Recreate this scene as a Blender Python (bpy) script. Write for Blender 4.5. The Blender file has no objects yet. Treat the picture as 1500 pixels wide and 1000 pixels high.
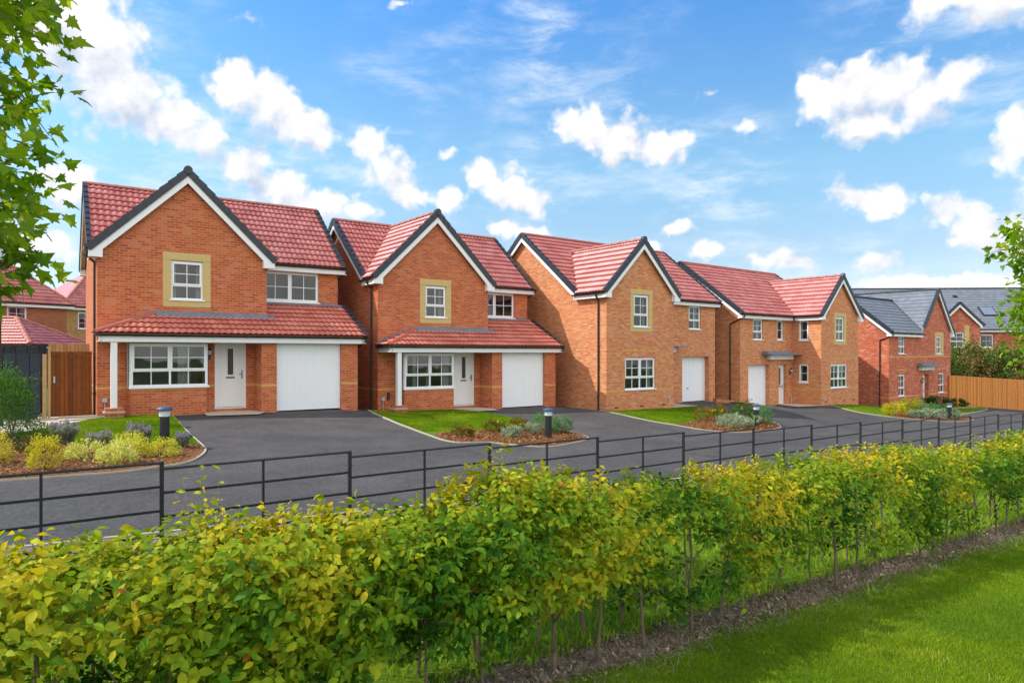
import bpy, bmesh, math, random
import numpy as np
from mathutils import Vector, Matrix
from mathutils.geometry import tessellate_polygon

random.seed(7)
rng = np.random.default_rng(7)
scene = bpy.context.scene
COL = scene.collection
R = math.radians

# ------------------------------------------------------------ camera, sky, sun
cam_d = bpy.data.cameras.new("camera")
cam = bpy.data.objects.new("camera", cam_d)
COL.objects.link(cam)
cam.location = (0, 0, 1.87)
cam.rotation_euler = (R(90), 0, 0)
cam_d.sensor_width = 36
cam_d.lens = 24
cam_d.shift_y = 17.5 / 1500
cam_d.clip_start = 0.05
cam_d.clip_end = 3000
scene.camera = cam
scene.view_settings.view_transform = 'Standard'
scene.view_settings.look = 'None'
scene.view_settings.gamma = 1
EXPO = 1.0
scene.view_settings.exposure = EXPO
scene.render.resolution_x = 1024
scene.render.resolution_y = 682
scene.cycles.max_bounces = 6
scene.cycles.diffuse_bounces = 3
scene.cycles.glossy_bounces = 3
scene.cycles.transparent_max_bounces = 16
SUN_EL = 46
SKY_STRENGTH = 0.15

sun_d = bpy.data.lights.new("sun", 'SUN')
sun_d.energy = 2.5
sun_d.angle = R(0.5)
sun_d.color = (1.0, 0.95, 0.86)
sun = bpy.data.objects.new("sun", sun_d)
COL.objects.link(sun)
_to = Vector((-math.cos(R(SUN_EL)), -0.06, math.sin(R(SUN_EL))))
sun.rotation_euler = _to.to_track_quat('Z', 'Y').to_euler()
sun.location = (-20, 0, 30)


class NT:
    """small helper for node trees"""
    def __init__(s, tree):
        s.t = tree
        s.n = tree.nodes
        s.l = tree.links

    def new(s, typ, **kw):
        n = s.n.new(typ)
        for k, v in kw.items():
            if k.startswith('i_'):
                n.inputs[k[2:].replace('_', ' ')].default_value = v
            else:
                setattr(n, k, v)
        return n

    def link(s, a, b):
        s.l.new(a, b)

    def math(s, op, a, b=None, c=None, clamp=False):
        n = s.n.new('ShaderNodeMath')
        n.operation = op
        n.use_clamp = clamp
        for i, x in enumerate((a, b, c)):
            if x is None:
                continue
            if isinstance(x, (int, float)):
                n.inputs[i].default_value = x
            else:
                s.l.new(x, n.inputs[i])
        return n.outputs[0]

    def vmath(s, op, a, b=None):
        n = s.n.new('ShaderNodeVectorMath')
        n.operation = op
        for i, x in enumerate((a, b)):
            if x is None:
                continue
            if isinstance(x, (tuple, list)):
                n.inputs[i].default_value = x
            else:
                s.l.new(x, n.inputs[i])
        return n.outputs['Value'] if op in ('LENGTH', 'DOT_PRODUCT') else n.outputs[0]

    def mix(s, f, a, b, blend='MIX'):
        n = s.n.new('ShaderNodeMix')
        n.data_type = 'RGBA'
        n.blend_type = blend
        for i, x in ((0, f), (6, a), (7, b)):
            if isinstance(x, (int, float)):
                n.inputs[i].default_value = x
            elif isinstance(x, (tuple, list)):
                n.inputs[i].default_value = tuple(x) + ((1,) if len(x) == 3 else ())
            else:
                s.l.new(x, n.inputs[i])
        return n.outputs[2]

    def ramp(s, f, stops, interp='LINEAR'):
        n = s.n.new('ShaderNodeValToRGB')
        cr = n.color_ramp
        cr.interpolation = interp
        while len(cr.elements) < len(stops):
            cr.elements.new(0.5)
        for e, (p, c) in zip(cr.elements, stops):
            e.position = p
            e.color = tuple(c) + (1,) if len(c) == 3 else c
        s.l.new(f, n.inputs[0])
        return n.outputs[0]

    def noise(s, vec, scale, detail=4, rough=0.55, dist=0.0):
        n = s.n.new('ShaderNodeTexNoise')
        n.inputs['Scale'].default_value = scale
        n.inputs['Detail'].default_value = detail
        n.inputs['Roughness'].default_value = rough
        n.inputs['Distortion'].default_value = dist
        if vec is not None:
            s.l.new(vec, n.inputs['Vector'])
        return n.outputs[0]

    def smooth(s, x, lo, hi):
        n = s.n.new('ShaderNodeMapRange')
        n.interpolation_type = 'SMOOTHSTEP'
        s.l.new(x, n.inputs[0])
        n.inputs[1].default_value = lo
        n.inputs[2].default_value = hi
        return n.outputs[0]


world = bpy.data.worlds.new("World")
scene.world = world
world.use_nodes = True
wt = NT(world.node_tree)
wt.n.clear()
sky = wt.new('ShaderNodeTexSky', sky_type='NISHITA', sun_disc=False)
sky.sun_elevation = R(SUN_EL)
sky.sun_rotation = R(268)
sky.altitude = 50
sky.air_density = 1.0
sky.dust_density = 0.6
sky.ozone_density = 1.6
wtc = wt.new('ShaderNodeTexCoord')
wdir = wt.vmath('NORMALIZE', wtc.outputs['Generated'])
wsep = wt.new('ShaderNodeSeparateXYZ')
wt.link(wdir, wsep.inputs[0])
az = wt.math('ARCTAN2', wsep.outputs[0], wsep.outputs[1])
el = wt.math('ARCSINE', wsep.outputs[2])
wcomb = wt.new('ShaderNodeCombineXYZ')
wt.link(az, wcomb.inputs[0])
wt.link(el, wcomb.inputs[1])
P0 = wcomb.outputs[0]
wn = wt.new('ShaderNodeTexNoise')
wn.inputs['Scale'].default_value = 9
wn.inputs['Detail'].default_value = 3
wt.link(P0, wn.inputs['Vector'])
warp = wt.vmath('SUBTRACT', wn.outputs['Color'], (0.5, 0.5, 0.5))
wsc = wt.new('ShaderNodeVectorMath', operation='SCALE')
wt.link(warp, wsc.inputs[0])
wsc.inputs['Scale'].default_value = 0.035
P1 = wt.vmath('ADD', P0, wsc.outputs[0])
wn2 = wt.new('ShaderNodeTexNoise')
wn2.inputs['Scale'].default_value = 42
wn2.inputs['Detail'].default_value = 4
wt.link(P0, wn2.inputs['Vector'])
wsc2 = wt.new('ShaderNodeVectorMath', operation='SCALE')
wt.link(wt.vmath('SUBTRACT', wn2.outputs['Color'], (0.5, 0.5, 0.5)), wsc2.inputs[0])
wsc2.inputs['Scale'].default_value = 0.022
P1 = wt.vmath('ADD', P1, wsc2.outputs[0])
# heaps of cumulus: azimuth, elevation, half width, half height (degrees)
CLOUDS = [(-34.0, 22.5, 3.6, 3.6, 1), (-31.2, 21.0, 3.8, 4.0, 1), (-29.5, 18.6, 4.2, 3.0, 1), (-26.6, 17.4, 3.4, 2.2, 1), (-24.6, 16.0, 2.2, 1.5, 1),
          (-21.8, 19.6, 2.6, 2.1, 1), (-19.6, 18.6, 3.2, 2.4, 1), (-16.8, 17.4, 2.4, 1.7, 1),
          (-21.2, 14.4, 2.4, 1.7, 1), (-18.6, 13.2, 2.8, 1.9, 1), (-15.6, 12.0, 2.6, 1.6, 1),
          (-11.8, 16.6, 1.8, 1.6, 1), (-10.2, 14.8, 2.2, 2.0, 1), (-8.6, 13.0, 1.8, 1.4, 1),
          (-5.2, 12.6, 1.6, 1.1, 1), (-2.4, 14.2, 1.8, 1.5, 1), (-.6, 13.4, 2.4, 1.9, 1), (1.4, 12.4, 2.0, 1.2, 1), (-5.2, 16.4, 1.2, .8, .7),
          (4.4, 18.8, 1.3, 1.3, 1), (6.4, 18.3, 2.2, 1.7, 1), (9.0, 17.4, 2.8, 2.0, 1), (12.2, 16.6, 2.3, 1.5, 1),
          (24.2, 18.8, 1.8, 1.9, 1), (26.4, 19.0, 2.6, 2.3, 1), (29.2, 18.8, 2.6, 2.2, 1), (31.6, 17.8, 2.4, 1.8, 1), (27.2, 16.6, 3.2, 1.5, 1), (33.2, 19.0, 1.5, 1.0, 1),
          (32.4, 23.2, 2.4, 1.3, 1), (35.0, 22.6, 2.8, 1.9, 1),
          (26.6, 11.8, 1.9, 1.2, 1), (28.6, 11.2, 1.9, 1.4, 1), (32.6, 10.0, 2.0, 1.5, 1), (34.6, 8.4, 2.4, 1.8, 1), (37.0, 7.8, 2.4, 2.6, 1), (36.8, 14.4, 1.6, 2.2, 1),
          (20.6, 7.1, 1.7, .62, 1), (22.6, 6.9, 1.7, .6, 1), (27.9, 6.5, 1.8, .95, 1), (14.0, 10.0, 1.5, .9, 1), (11.0, 9.0, 1.6, .9, 1), (16.0, 8.2, 1.6, .9, 1),
          (30.5, 4.9, 4.0, .8, 1), (35.5, 4.8, 4.4, 1.1, 1), (-12.4, 11.4, 1.6, .8, 1), (-.4, 10.6, 1.8, .8, 1), (1.8, 10.0, 1.6, .6, 1), (-35.0, 7.2, 3.0, 1.3, 1), (-33, 12, 2.2, 1.6, 1),
          (15.8, 20.3, 2.0, 1.2, .42), (18.8, 17.4, 2.2, 1.6, .42), (-21.3, 24.6, 3.4, 1.6, .36), (-9.2, 26.8, 2.4, .9, .36),
          (55, 18, 9, 5, 1), (-55, 20, 9, 5, 1)]


def cloud_field(p, full=True):
    out = None
    for (a, e, rx, ry, wgt) in (CLOUDS if full else [c for c in CLOUDS if c[2] > 2.1 and c[4] == 1 and abs(c[0]) < 50]):
        d = wt.vmath('SUBTRACT', p, (R(a), R(e), 0))
        d = wt.vmath('MULTIPLY', d, (0.86 / R(rx), 0.86 / R(ry), 0))
        ln = wt.vmath('LENGTH', d)
        v = wt.math('SUBTRACT', wgt, ln)
        out = v if out is None else wt.math('SMOOTH_MAX', out, v, 0.25)
    return out


fld = cloud_field(P1)
fld_up = cloud_field(wt.vmath('ADD', P1, (-0.010, 0.024, 0)), False)
fbm = wt.noise(P0, 22, 8, 0.62)
fbm2 = wt.noise(wt.vmath('ADD', P0, (-0.012, 0.018, 0)), 22, 8, 0.62)
vor = wt.new('ShaderNodeTexVoronoi', feature='SMOOTH_F1')
vor.inputs['Scale'].default_value = 34
vor.inputs['Smoothness'].default_value = 0.35
wt.link(P1, vor.inputs['Vector'])
vor2 = wt.new('ShaderNodeTexVoronoi', feature='SMOOTH_F1')
vor2.inputs['Scale'].default_value = 80
vor2.inputs['Smoothness'].default_value = 0.3
wt.link(P1, vor2.inputs['Vector'])
puff = wt.math('ADD', wt.math('MULTIPLY', vor.outputs['Distance'], -0.75), wt.math('MULTIPLY', vor2.outputs['Distance'], -0.35))
dens = wt.math('ADD', fld, wt.math('MULTIPLY', wt.math('SUBTRACT', fbm, 0.5), 1.0))
dens = wt.math('ADD', dens, wt.math('ADD', wt.math('MULTIPLY', puff, 0.8), 0.42))
cmask0 = wt.smooth(dens, -0.02, 0.56)
# unseen cloud bank added behind the camera to brighten and neutralise the shaded fronts
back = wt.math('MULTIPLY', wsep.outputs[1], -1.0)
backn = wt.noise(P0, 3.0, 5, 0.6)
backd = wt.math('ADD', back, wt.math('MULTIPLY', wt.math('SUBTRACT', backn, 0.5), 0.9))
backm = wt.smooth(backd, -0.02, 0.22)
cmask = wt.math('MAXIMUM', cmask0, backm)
relief = wt.math('SUBTRACT', fbm, fbm2)
bigr = wt.noise(P0, 11, 3, 0.5)
bigr2 = wt.noise(wt.vmath('ADD', P0, (-0.02, 0.035, 0)), 11, 3, 0.5)
under = wt.smooth(wt.math('SUBTRACT', fld_up, fld), -0.35, 0.50)
shade = wt.math('ADD', wt.math('MULTIPLY', relief, 1.6), wt.math('MULTIPLY', wt.math('SUBTRACT', bigr, bigr2), 1.2))
shade = wt.math('ADD', shade, wt.math('MULTIPLY', under, -0.62))
shade = wt.math('ADD', shade, wt.math('MULTIPLY', puff, 0.35))
shade = wt.math('ADD', shade, 1.06, clamp=True)
ccol = wt.mix(shade, (0.56, 0.62, 0.75), (1.0, 0.99, 0.98))
# thin high cirrus
wmap = wt.new('ShaderNodeMapping')
wmap.inputs['Scale'].default_value = (2.2, 7.0, 1)
wmap.inputs['Rotation'].default_value = (0, 0, R(-22))
wt.link(P0, wmap.inputs['Vector'])
cir = wt.noise(wmap.outputs[0], 3.2, 7, 0.66, 0.25)
veil = wt.noise(P0, 3.4, 3, 0.5)
cirm = wt.math('MULTIPLY', wt.smooth(cir, 0.40, 0.78), wt.math('MULTIPLY', wt.smooth(veil, 0.36, 0.64), 0.9))
lowb = wt.math('MULTIPLY', wt.math('SUBTRACT', 1.0, wt.smooth(el, 0.0, 0.22)), 0.12)
cirm = wt.math('ADD', cirm, lowb, clamp=True)
SKYGAIN = wt.new('ShaderNodeVectorMath', operation='MULTIPLY')
wt.link(sky.outputs[0], SKYGAIN.inputs[0])
gn = wt.ramp(wt.math('MULTIPLY', el, 1.0 / R(60)), [(p, tuple(c / 2 ** EXPO / 2 for c in g)) for p, g in
             ((0.0, (.95, 1.0, 1.15)), (.13, (1.05, 1.10, 1.12)), (.25, (1.12, 1.42, 1.38)), (.45, (.66, 1.28, 1.72)), (1.0, (.40, .95, 1.5)))])
gsc = wt.new('ShaderNodeVectorMath', operation='SCALE')
wt.link(gn, gsc.inputs[0])
gsc.inputs['Scale'].default_value = 2.0
wt.link(gsc.outputs[0], SKYGAIN.inputs[1])
CLOUD_L = 1.14 / 0.15 / 2 ** EXPO
c1 = wt.mix(cirm, SKYGAIN.outputs[0], (CLOUD_L * .86, CLOUD_L * .93, CLOUD_L))
cl = wt.new('ShaderNodeVectorMath', operation='SCALE')
wt.link(ccol, cl.inputs[0])
wt.link(wt.math('MULTIPLY_ADD', backm, CLOUD_L * 0.62, CLOUD_L), cl.inputs['Scale'])  # added rear bank shines brighter than the clouds in view, as fill
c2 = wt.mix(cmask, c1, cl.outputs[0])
bg = wt.new('ShaderNodeBackground')
bg.inputs['Strength'].default_value = SKY_STRENGTH
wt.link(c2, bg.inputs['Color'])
wo = wt.new('ShaderNodeOutputWorld')
wt.link(bg.outputs[0], wo.inputs[0])
world.cycles.sampling_method = 'MANUAL'
world.cycles.sample_map_resolution = 512

# ------------------------------------------------------------ terrain
AS = 0.64
CS, SS = math.cos(AS), math.sin(AS)
PS = [(-60, 1.2), (0, .07), (3, .04), (9.3, -.01), (11, -.22), (18, -.30), (19.6, -.48), (28.5, -.52), (30.5, -.80),
      (32, -.88), (37, -.95), (40, -1.2), (43, -1.54), (52, -1.7), (60, -2.1), (150, -5)]
DF = [(0, 21.6), (16, 21.3), (19, 19.0), (60, 18.6)]


def gsd(s, d):
    p = -.041 * s if s < 60 else -2.46 - .02 * (s - 60)
    q = np.interp(s, [a for a, b in PS], [b for a, b in PS])
    f = np.interp(s, [a for a, b in DF], [b for a, b in DF])
    t = min(1, max(0, (d - 13.5) / (f - 13.5)))
    t = t * t * (3 - 2 * t)
    return float(p + (q - p) * t)


def w2s(x, y):
    return CS * x + SS * y, -SS * x + CS * y


def s2w(s, d, h=0.0):
    return Vector((CS * s - SS * d, SS * s + CS * d, gsd(s, d) + h))


def gw(x, y):
    return gsd(*w2s(x, y))


# ------------------------------------------------------------ materials
def mat(name):
    m = bpy.data.materials.new(name)
    m.use_nodes = True
    t = NT(m.node_tree)
    b = t.n['Principled BSDF']
    return m, t, b


def setp(b, **kw):
    for k, v in kw.items():
        b.inputs[k.replace('_', ' ')].default_value = v


def bump(t, b, h, strength=0.4, dist=0.01):
    n = t.new('ShaderNodeBump')
    n.inputs['Strength'].default_value = strength
    n.inputs['Distance'].default_value = dist
    t.link(h, n.inputs['Height'])
    t.link(n.outputs[0], b.inputs['Normal'])


def plain(name, col, rough=0.5, var=0.08, nscale=3.0, metal=0.0, spec=0.5):
    m, t, b = mat(name)
    tc = t.new('ShaderNodeTexCoord')
    n = t.noise(tc.outputs['Object'], nscale, 5, 0.6)
    f = t.math('MULTIPLY_ADD', n, var * 2, 1 - var)
    sc = t.new('ShaderNodeVectorMath', operation='SCALE')
    sc.inputs[0].default_value = col
    t.link(f, sc.inputs['Scale'])
    t.link(sc.outputs[0], b.inputs['Base Color'])
    rr = t.math('MULTIPLY_ADD', n, 0.2, rough - 0.1)
    t.link(rr, b.inputs['Roughness'])
    setp(b, Metallic=metal, Specular_IOR_Level=spec)
    return m


def uvnode(t):
    u = t.new('ShaderNodeUVMap')
    u.uv_map = 'UVMap'
    return u.outputs[0]


def brick_mat(name, palette, mortar, patch=0.25, patchcol=None, soldier=None):
    m, t, b = mat(name)
    uv = uvnode(t)
    br = t.new('ShaderNodeTexBrick')
    br.offset = 0.5
    br.inputs['Color1'].default_value = (0, 0, 0, 1)
    br.inputs['Color2'].default_value = (1, 1, 1, 1)
    br.inputs['Mortar'].default_value = (0.5, 0.5, 0.5, 1)
    br.inputs['Scale'].default_value = 1
    br.inputs['Mortar Size'].default_value = 0.011
    br.inputs['Mortar Smooth'].default_value = 0.15
    br.inputs['Bias'].default_value = 0
    br.inputs['Brick Width'].default_value = 0.225
    br.inputs['Row Height'].default_value = 0.075
    t.link(uv, br.inputs['Vector'])
    bw = t.new('ShaderNodeRGBToBW')
    t.link(br.outputs['Color'], bw.inputs[0])
    big = t.noise(uv, 0.9, 4, 0.6)
    v = t.math('ADD', bw.outputs[0], t.math('MULTIPLY', t.math('SUBTRACT', big, 0.5), patch * 2))
    col = t.ramp(v, palette)
    fine = t.noise(uv, 60, 3, 0.7)
    col = t.mix(t.math('MULTIPLY', fine, 0.25), col, (0.3, 0.2, 0.2), 'MULTIPLY')
    if patchcol:
        pn = t.noise(uv, 1.7, 5, 0.7)
        pm = t.math('MULTIPLY', t.smooth(pn, 0.5, 0.62), t.smooth(bw.outputs[0], 0.35, 0.6))
        col = t.mix(t.math('MULTIPLY', pm, 0.38), col, patchcol)
    mcol = t.mix(fine, mortar, tuple(c * 0.75 for c in mortar))
    col = t.mix(br.outputs['Fac'], col, mcol)
    # weathering low on the wall
    t.link(col, b.inputs['Base Color'])
    setp(b, Roughness=0.88, Specular_IOR_Level=0.25)
    h = t.math('SUBTRACT', t.math('MULTIPLY', fine, 0.25), br.outputs['Fac'])
    bump(t, b, h, 0.5, 0.006)
    return m


def tile_mat(name, palette, cw, ch, rough=0.5, spec=0.5, dirt=(0.10, 0.06, 0.06)):
    m, t, b = mat(name)
    uv = uvnode(t)
    sep = t.new('ShaderNodeSeparateXYZ')
    t.link(uv, sep.inputs[0])
    r = t.math('FLOOR', t.math('DIVIDE', sep.outputs[1], ch))
    off = t.math('MULTIPLY', t.math('MODULO', r, 2.0), 0.5)
    c = t.math('FLOOR', t.math('ADD', t.math('DIVIDE', sep.outputs[0], cw), off))
    cm = t.new('ShaderNodeCombineXYZ')
    t.link(c, cm.inputs[0])
    t.link(r, cm.inputs[1])
    wn_ = t.new('ShaderNodeTexWhiteNoise', noise_dimensions='2D')
    t.link(cm.outputs[0], wn_.inputs['Vector'])
    n = t.noise(uv, 0.8, 4, 0.6)
    v = t.math('ADD', t.math('MULTIPLY_ADD', wn_.outputs['Value'], .7, .15), t.math('MULTIPLY', t.math('SUBTRACT', n, 0.5), .8))
    col = t.ramp(v, palette)
    fine = t.noise(uv, 25, 4, 0.7)
    col = t.mix(t.math('MULTIPLY', t.smooth(fine, 0.45, 0.8), 0.35), col, dirt)
    # thin dark line under the lap
    t.link(col, b.inputs['Base Color'])
    rr = t.math('MULTIPLY_ADD', fine, 0.3, rough - 0.15)
    t.link(rr, b.inputs['Roughness'])
    setp(b, Specular_IOR_Level=spec)
    bump(t, b, fine, 0.25, 0.004)
    return m


M = {}
M['brick_orange'] = brick_mat('brick_orange', [(0.0, (.38, .080, .038)), (.3, (.51, .104, .034)), (.7, (.585, .134, .040)), (1, (.62, .19, .082))], (.54, .27, .15), .2, (.42, .23, .16))
M['brick_buff'] = brick_mat('brick_buff', [(0, (.48, .155, .072)), (.25, (.60, .21, .085)), (.65, (.67, .26, .108)), (1, (.72, .36, .185))], (.60, .30, .155), .2, (.36, .23, .18))
M['brick_red'] = brick_mat('brick_red', [(0, (.36, .06, .032)), (.35, (.52, .09, .036)), (.8, (.59, .125, .05)), (1, (.62, .27, .17))], (.52, .26, .17), .22, (.62, .38, .27))
M['brick_brown'] = brick_mat('brick_brown', [(0, (.28, .075, .03)), (1, (.42, .13, .05))], (.40, .22, .13), .2)
M['brick_yellow'] = brick_mat('brick_yellow', [(0, (.42, .20, .06)), (1, (.60, .36, .13))], (.46, .30, .16), .3)
PINKS = [(0.0, (.38, .10, .092)), (.3, (.47, .135, .122)), (.65, (.54, .17, .155)), (1, (.60, .24, .225))]
M['tile_red'] = tile_mat('tile_red', PINKS, .36, .335, 0.40, 0.6, (.22, .07, .065))
M['tile_porch'] = tile_mat('tile_porch', [(0.0, (.40, .095, .065)), (.5, (.52, .145, .10)), (1, (.60, .21, .15))], .36, .335, 0.55, 0.4)
M['tile_grey'] = tile_mat('tile_grey', [(0.0, (.125, .14, .17)), (.5, (.15, .168, .20)), (1, (.175, .195, .23))], .33, .335, 0.6, 0.3, (.11, .12, .14))
M['ridge_red'] = plain('ridge_red', (.36, .12, .085), .6, .3, 4)
M['hip_red'] = plain('hip_red', (.42, .10, .06), .55, .25, 3)
M['verge'] = plain('verge', (.022, .028, .038), .45, .2, 3)
M['white'] = plain('white', (.78, .79, .80), .35, .03, 2)
M['frame'] = plain('frame_white', (.80, .81, .82), .3, .02, 2)
M['door_white'] = plain('door_white', (.76, .765, .75), .4, .03, 3)
M['garage_white'] = plain('garage_white', (.80, .82, .84), .35, .03, 1)
M['black'] = plain('black_plastic', (.018, .018, .02), .35, .2, 4)
M['steel_black'] = plain('black_steel', (.010, .011, .015), .5, .3, 6)
M['stone'] = plain('cast_stone', (.56, .42, .18), .85, .12, 8, spec=.2)
M['band'] = plain('tan_brick', (.60, .32, .10), .85, .25, 14, spec=.2)
M['lead'] = plain('lead', (.16, .19, .24), .5, .45, 5)
M['slab'] = plain('paving_slab', (.50, .42, .33), .9, .18, 5, spec=.2)
M['gravel'] = plain('pale_gravel', (.48, .42, .34), .95, .45, 40, spec=.2)
M['kerb'] = plain('concrete_kerb', (.42, .38, .31), .9, .2, 9, spec=.2)
M['chrome'] = plain('handle_metal', (.10, .10, .105), .3, .1, 5, metal=.6)
M['stone_rock'] = plain('pale_rock', (.45, .40, .36), .9, .3, 9)
M['bark'] = plain('bark', (.17, .125, .08), .9, .4, 18, spec=.2)
M['stem'] = plain('stem_bark', (.15, .115, .075), .85, .4, 25, spec=.2)
M['twig'] = plain('twig', (.16, .10, .05), .8, .3, 20, spec=.2)
M['interior'] = plain('room_wall', (.34, .35, .32), .9, .1, 2)
M['curtain'] = plain('curtain', (.62, .62, .58), .9, .15, 6)
M['lens'] = plain('lamp_lens', (.62, .70, .74), .15, .05, 3)
M['cap'] = plain('bollard_cap', (.05, .075, .13), .4, .15, 4)
M['meter'] = plain('brown_box', (.11, .035, .018), .5, .1, 3)
M['greybox'] = plain('grey_box', (.42, .43, .44), .5, .1, 3)


def pane_mat(name, tint, refl=1.0):
    m, t, b = mat(name)
    t.n.remove(b)
    out = t.n['Material Output']
    tr = t.new('ShaderNodeBsdfTransparent')
    tr.inputs[0].default_value = tint + (1,)
    gl = t.new('ShaderNodeBsdfGlossy')
    gl.inputs['Roughness'].default_value = 0.02
    gl.inputs['Color'].default_value = (refl, refl, refl, 1)
    fr = t.new('ShaderNodeFresnel')
    fr.inputs[0].default_value = 1.5
    tc = t.new('ShaderNodeTexCoord')
    nz = t.noise(tc.outputs['Object'], 1.2, 2, 0.5)
    bp = t.new('ShaderNodeBump')
    bp.inputs['Strength'].default_value = 0.06
    bp.inputs['Distance'].default_value = 0.05
    t.link(nz, bp.inputs['Height'])
    t.link(bp.outputs[0], gl.inputs['Normal'])
    mx = t.new('ShaderNodeMixShader')
    t.link(t.math('MULTIPLY', fr.outputs[0], 1.5, clamp=True), mx.inputs[0])
    t.link(tr.outputs[0], mx.inputs[1])
    t.link(gl.outputs[0], mx.inputs[2])
    t.link(mx.outputs[0], out.inputs[0])
    return m


M['pane'] = pane_mat('window_glass', (.62, .66, .66))


def wood_mat(name, c1, c2, bw=0.10, bh=2.5):
    m, t, b = mat(name)
    uv = uvnode(t)
    sep = t.new('ShaderNodeSeparateXYZ')
    t.link(uv, sep.inputs[0])
    c = t.math('FLOOR', t.math('DIVIDE', sep.outputs[0], bw))
    wn_ = t.new('ShaderNodeTexWhiteNoise', noise_dimensions='1D')
    t.link(c, wn_.inputs['W'])
    mp = t.new('ShaderNodeMapping')
    mp.inputs['Scale'].default_value = (30, 1.6, 1)
    t.link(uv, mp.inputs['Vector'])
    g = t.noise(mp.outputs[0], 1.5, 5, 0.65, 0.4)
    kn = t.noise(uv, 6, 3, 0.6)
    v = t.math('ADD', t.math('MULTIPLY', wn_.outputs[0], .45), t.math('MULTIPLY', g, .6))
    v = t.math('ADD', v, t.math('MULTIPLY', t.math('SUBTRACT', kn, .5), .7))
    col = t.ramp(v, [(.1, c1), (.9, c2)])
    fr = t.math('FRACT', t.math('DIVIDE', sep.outputs[0], bw))
    gap = t.math('LESS_THAN', fr, .07)
    col = t.mix(t.math('MULTIPLY', gap, .8), col, tuple(x * .12 for x in c1))
    t.link(col, b.inputs['Base Color'])
    setp(b, Roughness=.8, Specular_IOR_Level=.2)
    bump(t, b, t.math('SUBTRACT', g, gap), .3, .005)
    return m


M['wood_gate'] = wood_mat('wood_gate', (.11, .032, .009), (.25, .075, .018), .10)
M['wood_fence'] = wood_mat('wood_fence', (.42, .15, .035), (.74, .32, .09), .10)
M['wood_tan'] = wood_mat('wood_tan', (.30, .17, .07), (.50, .33, .15), .10)
M['wood_grey'] = wood_mat('wood_grey', (.022, .028, .036), (.045, .055, .07), .30)


def ground_mat(name, stops, scale=8, detail=6, rough=.95, bs=.6, bd=.02, second=None):
    m, t, b = mat(name)
    tc = t.new('ShaderNodeTexCoord')
    p = tc.outputs['Object']
    n = t.noise(p, scale, detail, .65)
    big = t.noise(p, .35, 3, .5)
    v = t.math('ADD', n, t.math('MULTIPLY', t.math('SUBTRACT', big, .5), .5))
    col = t.ramp(v, stops)
    if second:
        s_scale, c_, lo, hi, amt = second
        n2 = t.noise(p, s_scale, 2, .5)
        col = t.mix(t.math('MULTIPLY', t.smooth(n2, lo, hi), amt), col, c_)
    t.link(col, b.inputs['Base Color'])
    setp(b, Roughness=rough, Specular_IOR_Level=.2)
    bump(t, b, n, bs, bd)
    return m


def asphalt_mat():
    m, t, b = mat('asphalt')
    tc = t.new('ShaderNodeTexCoord')
    p = tc.outputs['Object']
    vo = t.new('ShaderNodeTexVoronoi')
    vo.inputs['Scale'].default_value = 70
    t.link(p, vo.inputs['Vector'])
    vc = t.new('ShaderNodeRGBToBW')
    t.link(vo.outputs['Color'], vc.inputs[0])
    fine = t.noise(p, 38, 4, .75)
    big = t.noise(p, .5, 5, .6)
    lane = t.noise(p, 2.2, 3, .6)
    v = t.math('ADD', t.math('MULTIPLY', vc.outputs[0], .45), t.math('MULTIPLY', fine, .55))
    v = t.math('ADD', v, t.math('MULTIPLY', t.math('SUBTRACT', big, .5), .6))
    v = t.math('ADD', v, t.math('MULTIPLY', t.math('SUBTRACT', lane, .5), .2))
    sc_ = t.noise(p, 140, 2, .8)
    v = t.math('ADD', v, t.math('MULTIPLY', t.math('SUBTRACT', sc_, .5), .9))
    md = t.noise(p, 16, 3, .7)
    v = t.math('ADD', v, t.math('MULTIPLY', t.math('SUBTRACT', md, .5), .8))
    st = t.noise(p, .9, 6, .7, .6)
    v = t.math('ADD', v, t.math('MULTIPLY', t.smooth(st, .52, .72), -.16))
    col = t.ramp(v, [(.15, (.029, .0275, .027)), (.5, (.062, .058, .057)), (.8, (.115, .107, .102)), (1, (.20, .187, .175))])
    t.link(col, b.inputs['Base Color'])
    setp(b, Roughness=.85, Specular_IOR_Level=.3)
    bump(t, b, t.math('ADD', vc.outputs[0], fine), .5, .006)
    return m


M['asphalt'] = asphalt_mat()
M['lawn'] = ground_mat('lawn_soil', [(.2, (.05, .10, .004)), (.55, (.10, .17, .005)), (.9, (.18, .25, .02))], 26, 6, bs=1, bd=.03)
M['ground'] = ground_mat('far_ground', [(.2, (.05, .10, .015)), (.9, (.12, .17, .035))], 3)
M['soil'] = ground_mat('soil', [(.2, (.10, .075, .055)), (.5, (.23, .18, .14)), (.8, (.44, .37, .30))], 16, 7, bs=1, bd=.05, second=(45, (.38, .31, .21), .55, .7, .7))
M['mulch'] = ground_mat('bark_mulch', [(.25, (.05, .022, .01)), (.5, (.18, .075, .03)), (.8, (.36, .17, .08))], 22, 7, bs=1, bd=.05, second=(50, (.45, .26, .14), .56, .7, .7))
M['straw'] = plain('straw', (.40, .31, .17), .9, .4, 10)
M['chip'] = plain('bark_chip', (.24, .10, .045), .9, .6, 30)


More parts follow.
